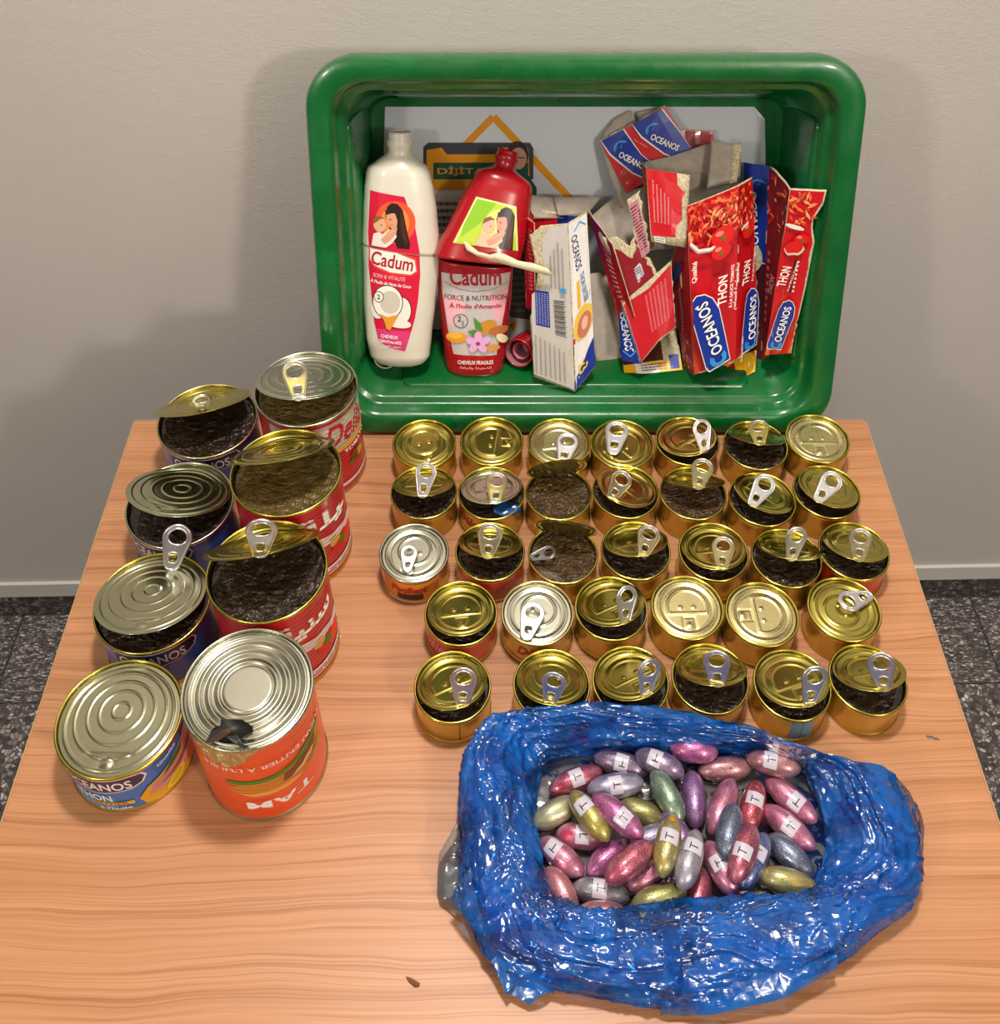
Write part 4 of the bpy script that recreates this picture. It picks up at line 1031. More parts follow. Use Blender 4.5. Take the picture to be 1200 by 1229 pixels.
def tuna(s, x0, y0, x1, y1, seed=1, n=90):
    """flaked tuna in red sauce"""
    rnd = random.Random(seed); cols = [ink(c) for c in ('f0703c', 'e2502a', 'f59060', 'd83a20', 'f8a878', 'b82818')]
    for i in range(n):
        x, y = rnd.uniform(x0, x1), rnd.uniform(y0, y1); a = rnd.uniform(0, 3.14); L = rnd.uniform(.003, .0065)
        s.A.poly([(x+L*math.cos(a), y+L*math.sin(a)), (x+.0016*math.cos(a+1.4), y+.0022*math.sin(a+1.4)), (x-L*math.cos(a), y-L*math.sin(a)), (x-.0012*math.cos(a+1.2), y-.0018*math.sin(a+1.2))], cols[i % 6])
def tomato(s, x, y, r):
    s.A.disc(x, y, r, r*.85, ink('d81818')); s.A.disc(x-r*.3, y+r*.3, r*.35, r*.22, ink('f08070'))
    for k in range(5):
        a = k*1.256; s.A.poly([(x+r*.4*math.cos(a), y-r*.2+r*.4*math.sin(a)), (x+r*.1*math.cos(a+1), y-r*.2+r*.1*math.sin(a+1)), (x+r*.1*math.cos(a-1), y-r*.2+r*.1*math.sin(a-1))], ink('4a7a20'))
CARTS = 'torn tuna cartons in the crate'
def carton(px_, py_, d, label):
    O = cr(px_, py_, d); return thing('torn_carton', O, label, 'carton', CARTS), O
# -- behind: double carton standing askew at the back
T, O = carton(745, 235, .10, 'red and blue torn carton tilted against the poster at the back')
p = Panel('card_panel', T, O, [(719, 172, .112), (745, 250, .095), (776, 235, .110), (752, 140, .120)], M['card'], seed=2); p.done()
p = Panel('card_panel', T, O, [(752, 232, .098), (832, 182, .098), (798, 126, .112), (719, 168, .112)], rag=(2,), bulge=.003, seed=4)
W, H = p.W, p.H
p.A.poly([(0, 0), (W, 0), (W, H*.97), (0, H*.97)], R_)
for a0, a1 in ((.02, .40), (.50, .98)):
    p.A.poly([((a0-.01)*W, H*.97), ((a0-.01+.02)*W, H*.70), ((a0+.16)*W, H*.25), ((a0+.30)*W, 0), (min(1, a1+.14)*W, 0), ((a1+.01)*W, H*.45), ((a1-.03)*W, H*.97)], W_)
    p.A.poly([(a0*W, H*.97), ((a0+.03)*W, H*.72), ((a0+.18)*W, H*.25), ((a0+.31)*W, 0), (min(1, a1+.13)*W, 0), (a1*W, H*.45), ((a1-.05)*W, H*.97)], B_)
    swirl(p, (a0+.20)*W, H*.72, W*.10, .2)
    p.A.text('OCEANOS', (a0+.25)*W, H*.42, W*.085, white, rot=-.62-.35, w=W*.40)
p.A.text('ﺔﻧﻮﺗ ﻢﻃﺎﻤﻃ', W*.47, H*.62, W*.035, ink('e8b0a0'), rot=-1.0, w=W*.2)
p.A.clip([(0, 0), (W, 0), (W, H*.985), (0, H*.985)]); p.done()
p = Panel('card_flap', T, O, [(719, 168, .113), (766, 151, .115), (757, 132, .119), (738, 142, .119)], M['card'], seed=6, warp=.002); p.done()
p = Panel('card_flap', T, O, [(768, 150, .114), (797, 127, .114), (795, 128, .12), (764, 134, .12)], M['card'], seed=7); p.done()
T, O = carton(840, 166, .11, 'small red carton scrap lying behind the upright cartons'); 
p = Panel('card_panel', T, O, [(818, 200, .108), (858, 190, .108), (858, 157, .118), (816, 155, .118)], rag=(1,), seed=8); p.A.poly([(0, 0), (p.W*.97, 0), (p.W*.96, p.H*.97), (0, p.H*.97)], RD); p.done()
# -- narrow carton at the right wall
T, O = carton(935, 424, .06, 'narrow red tuna carton standing rightmost beside the crate wall')
p = Panel('card_panel', T, O, [(893, 430, .085), (915, 430, .075), (926, 200, .10), (893, 195, .11)], rag=(0,), outline=[(.3, 0), (1, 0), (1, 1), (.05, 1), (0, .62)], seed=9)
p.A.poly([(0, p.H*.55), (p.W, p.H*.50), (p.W, p.H), (0, p.H)], B_); p.A.poly([(p.W*.3, 0), (p.W, 0), (p.W, p.H*.50), (p.W*.1, p.H*.5)], ink('4a1620')); swirl(p, p.W*.55, p.H*.90, p.W*.3, .3); p.A.text('OCEANOS', p.W*.40, p.H*.72, p.W*.36, white, rot=-1.5, w=p.H*.30); p.A.text('OCEANOS', p.W*.55, p.H*.28, p.W*.36, ink('9a8a90'), rot=-1.5, w=p.H*.30); p.A.disc(p.W*.42, p.H*.53, p.W*.4, p.H*.07, M['torn'])
p.A.clip([(p.W*.1, 0), (p.W, 0), (p.W, p.H), (0, p.H), (0, p.H*.5)]); p.done()
p = Panel('card_panel', T, O, [(914, 432, .058), (922, 426, .038), (948, 226, .021), (924, 199, .070)], rag=(0,), seed=10, bulge=-.002)
p.A.poly([(0, 0), (p.W, 0), (p.W, p.H), (0, p.H)], ink('74101c')); tuna(p, 0, p.H*.72, p.W, p.H*.97, 5, 24); p.A.text('THON', p.W*.6, p.H*.42, p.W*.4, ink('c89098'), rot=1.45, w=p.H*.11); p.A.smalltext(p.W*.2, p.H*.2, p.W*.35, p.H*.6, 10, ink('b06a74')); p.A.clip([(0, 0), (p.W, 0), (p.W, p.H*.99), (0, p.H*.99)]); p.done()
p = Panel('card_panel', T, O, [(918, 426, .034), (950, 424, .028), (992, 228, .008), (948, 226, .020)], rag=(1,), outline=[(0, 0), (1, 0), (.98, .22), (1.0, .45), (.97, .70), (.83, .78), (.80, .83), (1, .92), (1, 1), (0, 1), (.04, .80), (0, .70)], seed=11)
W, H = p.W, p.H
rag_poly(p, [(0, 0), (.95, 0), (.93, .22), (.95, .45), (.92, .69), (.78, .78), (.76, .84), (.95, .93), (.96, .99), (.01, .99), (.05, .80), (0, .68)], R_, (1, 3), amp=.001)
tuna(p, W*.10, H*.80, W*.74, H*.985, 6, 34); p.A.disc(W*.30, H*.79, W*.30, H*.012, W_, -.3); tomato(p, W*.56, H*.72, W*.22); p.A.blob(W*.40, H*.665, W*.36, ink('dcc8bc'), 12, .25, 5, .8); p.A.blob(W*.38, H*.675, W*.33, ink('d81a1c'), 12, .25, 5, .8)
p.A.text('THON', W*.22, H*.50, W*.30, white, rot=1.42, w=H*.12); p.A.rect(W*.46, H*.40, W*.52, H*.60, ink('3a1010')); p.A.smalltext(W*.56, H*.40, W*.62, H*.60, 8, white); p.A.text('À LA SAUCE TOMATE', W*.49, H*.50, W*.07, white, rot=1.42, w=H*.18)
logo(p, W*.42, H*.20, H*.30, W*.62, 1.45+3.14159*0)
p.A.clip([(0, 0), (W*.97, 0), (W*1.0, H*.45), (W*.99, H), (0, H)]); p.done()
# -- large carton in front of it
T, O = carton(862, 440, .04, 'largest red tuna carton, opened at the top, tomato print upright')
p = Panel('card_panel', T, O, [(776, 300, .080), (884, 300, .080), (890, 172, .086), (770, 192, .086)], M['card'], outline=[(0, 0), (1, 0), (1, 1), (.66, 1.04), (.30, .98), (.03, .97)], seed=12, bulge=-.004); p.done()
p = Panel('card_flap', T, O, [(848, 228, .074), (884, 218, .074), (890, 174, .080), (854, 168, .080)], M['card'], seed=13); p.A.line([(p.W*.02, p.H*.1), (p.W*.02, p.H*.9)], .0008, ink('5c5046')); rag_poly(p, [(.76, 0), (1, 0), (1, 1), (.74, 1)], M['torn'], (3,), 4); p.done()
p = Panel('card_panel', T, O, [(780, 300, .05), (786, 295, .045), (776, 203, .06), (769, 193, .075)], M['torn'], seed=14); p.A.poly([(0, 0), (p.W, 0), (p.W, p.H), (0, p.H)], ink('6e3a22')); p.done()
p = Panel('card_flap', T, O, [(781, 290, .042), (823, 297, .040), (828, 210, .052), (775, 202, .056)], rag=(), seed=15, bulge=.002)
W, H = p.W, p.H
p.A.smalltext(W*.07, H*.02, W*.38, H*.07, 1, black); rag_poly(p, [(.03, .09), (.70, .12), (.74, .3), (.86, .38), (.84, .68), (.92, .76), (.72, .84), (.70, 1), (0, 1), (.02, .5)], R_, (1, 2, 3, 4, 5), 8, .0012)
for i in range(5): p.A.smalltext(W*(.12+.09*i), H*.28, W*(.16+.09*i), H*(.86-.05*i), 22, ink('eea8a4'))
p.A.rect(W*.10, H*.02, W*.40, H*.085, W_); p.A.smalltext(W*.12, H*.025, W*.38, H*.08, 2, black); p.done()
p = Panel('card_panel', T, O, [(822, 444, .06), (833, 450, .030), (824, 247, .046), (800, 300, .075)], rag=(0,), outline=[(0, 0), (1, 0), (1, 1), (.5, .92), (0, .85)], seed=16)
p.A.poly([(0, 0), (p.W, 0), (p.W, p.H*.99), (p.W*.5, p.H*.91), (0, p.H*.84)], ink('8e0e1a')); tuna(p, p.W*.1, p.H*.03, p.W*.95, p.H*.22, 7, 24); p.A.smalltext(p.W*.4, p.H*.3, p.W*.55, p.H*.6, 12, ink('c07078')); p.A.disc(p.W*.4, p.H*.72, p.W*.3, p.H*.05, ink('1c2460')); p.done()
p = Panel('card_panel', T, O, [(833, 450, .030), (882, 434, .030), (886, 222, .046), (824, 247, .046)], rag=(0,), seed=17, bulge=.002, amp=.001)
W, H = p.W, p.H
p.A.poly([(0, H*.01), (W, H*.01), (W, H*.995), (0, H*.995)], R_); tuna(p, W*.02, H*.76, W*.98, H*.99, 8, 130); p.A.line([(0, H*.80), (W*.15, H*.745), (W*.4, H*.73), (W*.7, H*.75)], .004, W_); p.A.line([(0, H*.79), (W*.15, H*.735), (W*.4, H*.72), (W*.7, H*.74)], .0015, ink('a8a0a0')); tomato(p, W*.66, H*.78, W*.24); tomato(p, W*.62, H*.70, W*.20)
p.A.text('THON', W*.64, H*.475, W*.20, white, rot=1.52, w=H*.165); p.A.rect(W*.755, H*.40, W*.775, H*.56, ink('3a1010')); p.A.text('À LA SAUCE TOMATE', W*.83, H*.48, W*.08, white, rot=1.52, w=H*.24); p.A.text('ﻢﻃﺎﻤﻄﻟﺍ ﺔﺼﻠﺼﺑ ﺔﻧﻮﺗ', W*.945, H*.47, W*.10, white, rot=1.5, w=H*.26)
logo(p, W*.35, H*.27, H*.45, W*.62, 1.84); p.A.text('Qualité', W*.06, H*.64, W*.12, white, rot=1.5, w=H*.12)
p.A.clip([(0, 0), (W, 0), (W, H*.995), (0, H*.995)]); p.done()
p = Panel('card_panel', T, O, [(882, 434, .030), (911, 412, .05), (903, 212, .068), (886, 222, .046)], rag=(0, 1), seed=18, amp=.0012)
W, H = p.W, p.H
p.A.poly([(0, H*.01), (W*.97, H*.01), (W*.97, H*.99), (0, H*.99)], ink('b80f1a', .3, 0, .35)); tuna(p, 0, H*.76, W*.96, H*.98, 9, 50); tomato(p, W*.45, H*.74, W*.35); p.A.line([(0, H*.76), (W*.4, H*.78)], .003, W_)
p.A.text('THON', W*.30, H*.50, W*.34, white, rot=1.40, w=H*.13); p.A.text('À LA SAUCE TOMATE', W*.66, H*.52, W*.12, white, rot=1.40, w=H*.19); logo(p, W*.50, H*.21, H*.34, W*.70, 1.52); p.A.text('Poids net 240g', W*.06, H*.08, W*.12, white, rot=1.5, w=H*.14)
p.A.clip([(0, 0), (W, 0), (W, H*.995), (0, H*.995)]); p.done()
# -- yellow cartons at the foot
T, O = carton(880, 462, .05, 'bright yellow carton scrap under the largest red carton')
p = Panel('card_panel', T, O, [(862, 467, .040), (906, 446, .055), (908, 420, .075), (853, 440, .065)], M['card'], seed=19); p.A.poly([(0, 0), (p.W, 0), (p.W, p.H), (0, p.H)], Y_); p.A.poly([(p.W*.22, p.H*.45), (p.W*.5, p.H*.5), (p.W*.5, p.H*.8), (p.W*.25, p.H*.7)], RD); p.done()
p = Panel('card_panel', T, O, [(853, 452, .055), (862, 467, .040), (853, 440, .065), (848, 432, .07)], M['card'], seed=20); p.A.poly([(0, 0), (p.W, 0), (p.W, p.H), (0, p.H)], ink('b88a10')); p.done()
T, O = carton(785, 447, .06, 'flat yellow and blue carton scrap under the torn red carton')
p = Panel('card_panel', T, O, [(750, 451, .050), (819, 444, .055), (812, 395, .085), (742, 410, .085)], rag=(0, 1), seed=21)
p.A.poly([(0, 0), (p.W, 0), (p.W, p.H*.3), (0, p.H*.28)], Y_); p.A.poly([(p.W*.2, 0), (p.W*.6, 0), (p.W*.6, p.H*.2), (p.W*.2, p.H*.3)], W_); p.A.poly([(p.W*.8, p.H*.05), (p.W*.96, p.H*.05), (p.W*.96, p.H*.4), (p.W*.8, p.H*.4)], B_); p.A.poly([(0, p.H*.3), (p.W*.7, p.H*.3), (p.W*.7, p.H), (0, p.H)], ink('4a1a14')); p.A.smalltext(p.W*.3, p.H*.05, p.W*.75, p.H*.25, 3, ink('6a5a50')); p.done()
T, O = carton(728, 435, .08, 'plain grey unprinted card piece between white and red cartons')
p = Panel('card_panel', T, O, [(716, 440, .070), (752, 440, .075), (760, 320, .095), (700, 330, .095)], M['card'], rag=(0,), seed=22, amp=.004); p.done()
# -- torn red carton in the middle
T, O = carton(775, 430, .04, 'badly torn red carton in the middle, grey inside showing')
p = Panel('card_panel', T, O, [(725, 305, .075), (790, 300, .085), (776, 224, .10), (704, 250, .09)], M['card'], outline=[(0, 0), (1, 0), (1, 1), (.6, 1.05), (.3, .95), (0, .80)], seed=23, bulge=-.004); p.done()
p = Panel('card_panel', T, O, [(746, 395, .055), (762, 380, .042), (735, 292, .046), (705, 250, .085)], rag=(2,), seed=24, amp=.002)
p.A.poly([(0, 0), (p.W*.97, 0), (p.W*.95, p.H*.97), (0, p.H*.97)], RD); p.A.smalltext(p.W*.3, p.H*.2, p.W*.6, p.H*.9, 14, ink('d89098')); p.A.disc(p.W*.5, p.H*.83, p.W*.25, p.H*.08, M['torn']); p.done()
p = Panel('card_panel', T, O, [(762, 378, .046), (800, 352, .05), (768, 262, .055), (722, 283, .058)], M['torn'], outline=[(0, 0), (1, 0), (.9, .5), (.8, .95), (.55, .75), (.32, .92), (0, 1), (.05, .5)], rag=(2, 3, 4, 5), seed=25, amp=.003)
W, H = p.W, p.H
rag_poly(p, [(0, .04), (.96, .0), (.82, .5), (.72, .80), (.5, .6), (.3, .74), (.05, .86), (.08, .5)], ink('8a1420'), (1, 2, 3, 4), 9, .003); p.A.poly([(W*.40, H*.30), (W*.62, H*.36), (W*.64, H*.52), (W*.42, H*.48)], ink('c9c4c0')); p.A.smalltext(W*.42, H*.32, W*.60, H*.48, 6, ink('15246e')); p.A.disc(W*.5, H*.12, W*.22, H*.14, ink('5a4a40')); p.done()
p = Panel('card_flap', T, O, [(770, 310, .052), (782, 300, .05), (768, 228, .058), (752, 240, .060)], rag=(0, 1, 2), seed=26, amp=.003)
p.A.poly([(0, 0), (p.W*.8, 0), (p.W*.75, p.H*.9), (p.W*.1, p.H*.9)], ink('b8808a')); p.A.smalltext(p.W*.1, p.H*.1, p.W*.7, p.H*.85, 14, ink('7a2030')); p.done()
p = Panel('card_panel', T, O, [(768, 437, .032), (812, 402, .040), (806, 312, .052), (746, 364, .050)], rag=(2,), outline=[(0, 0), (.55, .12), (1, .10), (1, 1), (0, 1)], seed=27, bulge=.003)
W, H = p.W, p.H
p.A.poly([(W*.02, H*.02), (W*.55, H*.14), (W*.98, H*.12), (W*.97, H*.96), (W*.5, H*.90), (W*.02, H*.96)], ink('be1220', .3, 0, .35))
for i in range(6): p.A.smalltext(W*(.42+.08*i), H*.30, W*(.455+.08*i), H*.85, 22, ink('e08890'))
p.done()
p = Panel('card_panel', T, O, [(746, 432, .045), (770, 437, .031), (748, 364, .049), (742, 372, .060)], rag=(0,), seed=28)
p.A.poly([(0, 0), (p.W, 0), (p.W, p.H*.98), (0, p.H*.98)], B_); p.A.text('OCEANOS', p.W*.5, p.H*.55, p.W*.55, white, rot=-1.9+.35, w=p.H*.7); p.A.line([(p.W*.1, p.H*.2), (p.W*.5, p.H*.1), (p.W*.9, p.H*.22)], .0016, LB); p.A.clip([(0, 0), (p.W, 0), (p.W, p.H), (0, p.H)]); p.done()
# -- white three-pack carton
T, O = carton(680, 462, .035, 'white and blue triple-pack carton with torn grey face, beside the red bottle')
p = Panel('card_panel', T, O, [(632, 330, .075), (705, 330, .085), (704, 258, .090), (630, 250, .085)], rag=(), seed=29)
p.A.poly([(0, 0), (p.W*.52, 0), (p.W*.52, p.H*.96), (0, p.H*.96)], R_); p.A.poly([(p.W*.52, 0), (p.W, 0), (p.W, p.H*.96), (p.W*.52, p.H*.96)], B_); p.A.line([(p.W*.7, p.H*.8), (p.W*.8, p.H*.9), (p.W*.95, p.H*.85)], .001, LB); p.done()
p = Panel('card_flap', T, O, [(640, 262, .080), (692, 262, .090), (666, 238, .098), (627, 232, .090)], M['card'], rag=(3,), seed=30); p.done()
p = Panel('card_flap', T, O, [(670, 258, .080), (704, 258, .090), (722, 236, .10), (664, 236, .096)], M['card'], seed=31); p.done()
p = Panel('card_panel', T, O, [(631, 370, .062), (642, 370, .04), (641, 268, .045), (628, 256, .075)], rag=(0, 3), seed=32); p.A.poly([(p.W*.1, 0), (p.W, 0), (p.W, p.H), (0, p.H*.97)], R_); p.A.smalltext(p.W*.2, p.H*.2, p.W*.8, p.H*.9, 16, ink('d86a70')); p.done()
p = Panel('card_panel', T, O, [(640, 452, .034), (690, 470, .022), (681, 268, .038), (635, 272, .046)], M['torn'], rag=(3,), outline=[(0, 0), (1, 0), (1, 1), (.3, 1), (.0, .95), (.18, .70), (.02, .45), (-.04, .40), (.0, .2)], seed=33)
W, H = p.W, p.H; gy = ink('c2bdb6', .6); dk = ink('4a4648')
rag_poly(p, [(.02, .02), (.99, .01), (1, .99), (.5, .985), (.30, .92), (.36, .66), (.26, .62), (.02, .56), (-.0, .42), (.02, .2)], gy, (3, 4, 5, 6), 5, .002)
p.A.rect(W*.10, H*.36, W*.46, H*.59, ink('1d2f8a')); 
for i in range(5): p.A.smalltext(W*(.12+.07*i), H*.37, W*(.16+.07*i), H*.58, 16, ink('a8b0d8'))
for i in range(22):
    y = H*(.325+.0105*i); p.A.rect(W*.58, y, W*(.84+.04*(i % 3 == 0)), y+H*(.003+.0035*((i*7) % 3)/2), ink('20222e'))
for i in range(4): p.A.smalltext(W*(.52+.10*i), H*.62, W*(.56+.10*i), H*(.90-.04*abs(i-2)), 30, dk)
for i in range(7): p.A.smalltext(W*(.08+.115*i), H*.04, W*(.12+.115*i), H*(.30-.01*i), 30, dk)
p.A.rect(W*.76, H*.595, W*.90, H*.625, ink('3a96c8')); p.done()
p = Panel('card_panel', T, O, [(690, 470, .022), (714, 440, .034), (704, 254, .052), (681, 268, .038)], M['torn'], rag=(3,), seed=34, amp=.0015)
W, H = p.W, p.H; p.A.poly([(W*.06, H*.01), (W, H*.01), (W, H*.99), (W*.04, H*.99)], W_); p.A.poly([(0, H*.005), (W, H*.005), (W, H*.20), (W*.7, H*.16), (W*.35, H*.10), (0, H*.06)], B_)
p.A.text('OCEANOS', W*.38, H*.80, W*.30, ink('1a2a6a'), rot=-1.42, w=H*.22); p.A.line([(W*.3, H*.93), (W*.6, H*.97), (W*.9, H*.93)], .0015, LB)
p.A.text('THON ENTIER', W*.66, H*.565, W*.22, ink('5a86a8'), rot=-1.42, w=H*.20); p.A.rect(W*.30, H*.47, W*.44, H*.63, ink('e8b02a')); p.A.disc(W*.55, H*.36, W*.5, H*.10, ink('e6c050')); p.A.disc(W*.58, H*.34, W*.36, H*.075, ink('c47a5a')); p.A.disc(W*.6, H*.35, W*.16, H*.04, ink('e8b8a0')); p.A.rect(W*-.0, H*.285, W*.1, H*.315, ink('c03020'))
p.A.text('x3', W*.42, H*.105, W*.44, ink('f0c63a'), rot=-1.42, w=H*.075); p.A.clip([(0, 0), (W, 0), (W, H*.99), (0, H*.99)]); p.done()
# torn cream strip hanging between bottle and carton
T, O = carton(615, 310, .03, 'cream strip of torn label drooping from red bottle to white carton'); T['category'] = 'label strip'; T.name = 'torn_label_strip'; T['group'] = 'torn scraps'
pts = [(556, 288), (560, 300), (572, 307), (590, 313), (612, 319), (635, 325), (658, 331), (664, 330), (657, 322), (640, 316), (622, 313), (606, 305), (598, 303), (588, 306), (574, 302), (564, 294)]
ds = [.026]*16
V = [cr(x, y, .026+(.008*noise.noise(Vector((x*.05, y*.05, 1)))))-O for x, y in pts]; n = len(V)
F = [(i, i+1, n-2-i, n-1-i) for i in range(n//2-1)]
lm = NT('cream_paper').set(col=srgb('e0d4b4'), rough=.7).m
o = pyd('paper_strip', V, F, [lm], T); m = o.modifiers.new('t', 'SOLIDIFY'); m.thickness = .0004
# cut-off cap pieces on the crate floor
def ringpiece(name, pa, pb, r, mat, inmat, label, cat):
    A_, B_2 = pa, pb; up = (B_2-A_).normalized(); L = (B_2-A_).length
    rows = [(0, 0, r*.80, r*.8), (L*.08, 0, r, r), (L*.5, 0, r*.99, r*.99), (L*.92, 0, r, r), (L, 0, r*.97, r*.97)]
    t_ = thing(name, A_, label, cat); b = Bottle(A_, B_2, rows, n=2, front=Vector((0, -.5, 1)) if abs(up.z) < .8 else -CW)
    b.mesh('cap_shell', 0, L, [mat, inmat], t_, org=A_, N=14); b2 = Bottle(A_, B_2, [(v, 0, a*.62, c*.62) for v, _, a, c in rows], n=2, front=-CW); b2.mesh('inner_ring', L*.1, L*.8, [mat, inmat], t_, org=A_, N=6)
ringpiece('bottle_cap', cr(470, 425, .075), cr(462, 428, .045), .0135, M['wb'], M['wb_in'], 'whitish plastic cap lying under the white shampoo bottle', 'cap')
ringpiece('bottle_cap', cr(636, 412, .085), cr(622, 424, .055), .0165, M['rb'], NT('pinkish_inside').set(col=srgb('a8727c'), rough=.4).m, 'red plastic cap lying open beside the red bottle foot', 'cap')
T, O = carton(620, 380, .1, 'dark carton piece standing behind the red bottle')
p = Panel('card_panel', T, O, [(600, 408, .105), (640, 408, .105), (640, 300, .115), (604, 300, .115)], M['card'], seed=40); p.A.poly([(0, 0), (p.W, 0), (p.W, p.H), (0, p.H)], ink('3e3a3c')); p.A.smalltext(p.W*.3, p.H*.3, p.W*.9, p.H*.95, 9, ink('6a6668')); p.A.poly([(0, 0), (p.W, 0), (p.W, p.H*.22), (0, p.H*.28)], ink('b8b4b2')); p.A.poly([(p.W*.25, p.H*.18), (p.W*.5, p.H*.22), (p.W*.42, p.H*.08)], ink('c07a20')); p.done()
# ================================================================ CAPSULES
def m_caps(c0, c1, c2):
    key = ('cap', c0, c1, c2)
    if key in MC: return MC[key]
    t = NT('foil_capsule_'+c0); t.set(metal=.55, rough=.30, coat=.9, crough=.10)
    v = t.coord((1, 1, 1)); sp = t.n('SeparateXYZ'); t.l(v, sp.inputs[0])
    n = t.noise(v, 55, 4, .6, .6)
    c = t.ramp(n, [(.32, srgb(c1)), (.50, srgb(c0)), (.68, srgb(c2))])
    fl = t.noise(t.coord((1, 2.5, 2.5)), 900, 2, .8)
    c = t.mix(t.ramp(fl, [(.56, (0, 0, 0)), (.66, (.75, .75, .75))]), c, srgb('d8d4d8'))
    t.l(c, t.b.inputs['Base Color'])
    t.bump(t.math('ADD', t.noise(t.coord((.5, 2, 2)), 260, 4, .7), t.noise(v, 60, 2)), .5, .0007); MC[key] = t.m; return t.m
PALS = dict(pink=('b0607e', '8e4a68', 'c488a0'), crimson=('a23a54', '84344c', 'b88090'), lilac=('9088a4', '6e6a8c', 'b0a8bc'), purple=('8a5c98', '6c4c7c', 'a48aa8'), gpurple=('74607e', '5c5068', '97789a'),
            olive=('8c8c3a', '6a6a3c', 'a8a264'), yellow=('9a9030', '707028', 'b8a23c'), silveryel=('a09c70', '8a8878', 'b8b088'), green=('6a8668', '586c62', '90a08c'), slate=('525e78', '3e4860', '7e8ca4'), silver=('9894a0', '7e7a88', 'b4b0bc'),
            grey=('807e88', '66646e', 'a6a4ac'), salmon=('b87078', '985c68', 'cc9890'), magenta=('a84a88', '8a3a70', 'c080a4'), rose=('9c6468', '845060', 'b48a88'), red=('a83040', '8c2434', 'b86474'), blue=('4a5a90', '384878', '8690b4'), olivegold=('989048', '7a7a50', 'c8962c'))
Zz = lambda X, Y: (620+X/5.345, 880+Y/5.343)
Zy = lambda X, Y: (800+X/5.345, 880+Y/5.343)
# f: crop mapping, ends, palette, layer, sticker position along (0..1) or None, words
CAPS = [
 (Zz, (205, 370), (550, 240), 'crimson', 0, .50, 'crimson capsule with sticker, upper left of the pile'),
 (Zz, (490, 140), (845, 250), 'gpurple', 0, .52, 'grey-purple capsule with sticker along the top edge, left'),
 (Zz, (760, 125), (1075, 262), 'gpurple', 0, .40, 'grey-purple stickered capsule second along the top edge'),
 (Zz, (450, 370), (818, 310), 'lilac', 0, .48, 'blue-lilac capsule lying level beneath the top stickered one'),
 (Zz, (105, 590), (400, 425), 'silveryel', 0, None, 'silvery yellow capsule at the far left without sticker'),
 (Zz, (350, 375), (592, 690), 'yellow', 1, .35, 'olive-yellow capsule with bright yellow spot, on top at left'),
 (Zz, (490, 395), (812, 668), 'magenta', 1, .62, 'magenta-pink capsule lying slanted right of the yellow-spotted one'),
 (Zz, (650, 450), (965, 575), 'olive', 0, None, 'yellow-olive capsule partly under the magenta one'),
 (Zz, (875, 232), (1060, 575), 'green', 0, None, 'green capsule leaning in upper middle'),
 (Zz, (250, 640), (590, 680), 'pink', 0, .50, 'pink capsule with red end under the yellow-spotted one'),
 (Zz, (150, 675), (428, 912), 'pink', 0, .32, 'pink stickered capsule at the left film edge'),
 (Zz, (450, 905), (720, 690), 'magenta', 0, None, 'dented magenta capsule in lower left middle'),
 (Zz, (572, 955), (872, 700), 'crimson', 1, None, 'glossy crimson-pink capsule on top, lower middle'),
 (Zz, (760, 700), (1010, 640), 'lilac', 0, None, 'lilac capsule mostly hidden under the middle ones'),
 (Zz, (722, 1000), (960, 815), 'pink', 0, None, 'pink capsule tucked below the glossy crimson one'),
 (Zz, (350, 985), (727, 1050), 'grey', 0, .48, 'grey capsule with sticker lying level near the lower left'),
 (Zz, (205, 880), (365, 1150), 'salmon', 0, None, 'salmon capsule half under film at lower left'),
 (Zz, (375, 1165), (720, 1170), 'salmon', 0, None, 'salmon capsule at the bottom film edge'),
 (Zz, (738, 1110), (1095, 1010), 'olive', 0, None, 'olive capsule at the bottom edge, centre'),
 (Zz, (1005, 525), (925, 925), 'olivegold', 1, .42, 'silver-olive capsule standing upright in the middle, orange tip'),
 (Zy, (195, 618), (95, 1005), 'silver', 1, .35, 'lilac-silver capsule with sticker in lower centre'),
 (Zy, (162, 238), (190, 612), 'purple', 0, None, 'violet capsule upright in upper middle'),
 (Zy, (200, 245), (553, 210), 'rose', 0, None, 'brownish rose capsule level near the top, black dot'),
 (Zy, (20, 95), (330, 125), 'magenta', 0, None, 'magenta capsule half under film at top'),
 (Zy, (510, 150), (862, 235), 'rose', 0, .42, 'rose capsule with sticker in the upper right corner'),
 (Zy, (425, 292), (285, 652), 'pink', 0, None, 'large pink capsule upright right of the violet one'),
 (Zy, (590, 303), (510, 640), 'red', 0, .45, 'red capsule with sticker behind the slate one'),
 (Zy, (432, 447), (372, 812), 'slate', 1, None, 'slate-blue capsule on top in right middle'),
 (Zy, (555, 580), (425, 968), 'crimson', 2, .55, 'red-pink capsule with sticker topmost in right middle'),
 (Zy, (635, 285), (965, 572), 'pink', 0, .60, 'pink stickered capsule uppermost on the right side'),
 (Zy, (618, 465), (955, 748), 'pink', 0, .53, 'pink stickered capsule second down on the right side'),
 (Zy, (652, 650), (948, 930), 'slate', 0, None, 'slate-blue capsule at the right without sticker'),
 (Zy, (592, 905), (975, 1005), 'olivegold', 0, None, 'olive capsule with orange tip at lower right corner'),
 (Zy, (635, 640), (480, 1005), 'blue', 0, .42, 'blue capsule beneath the topmost red-pink one'),
 (Zy, (255, 690), (445, 1045), 'pink', 0, .45, 'pink-violet capsule slanting in lower right middle'),
 (Zy, (230, 880), (175, 1200), 'crimson', 0, None, 'pink-red capsule at bottom centre half hidden'),
 (Zy, (0, 560), (150, 760), 'purple', 0, None, 'small visible purple capsule deep in the middle'),
]
CR_ = .0098
placed = []
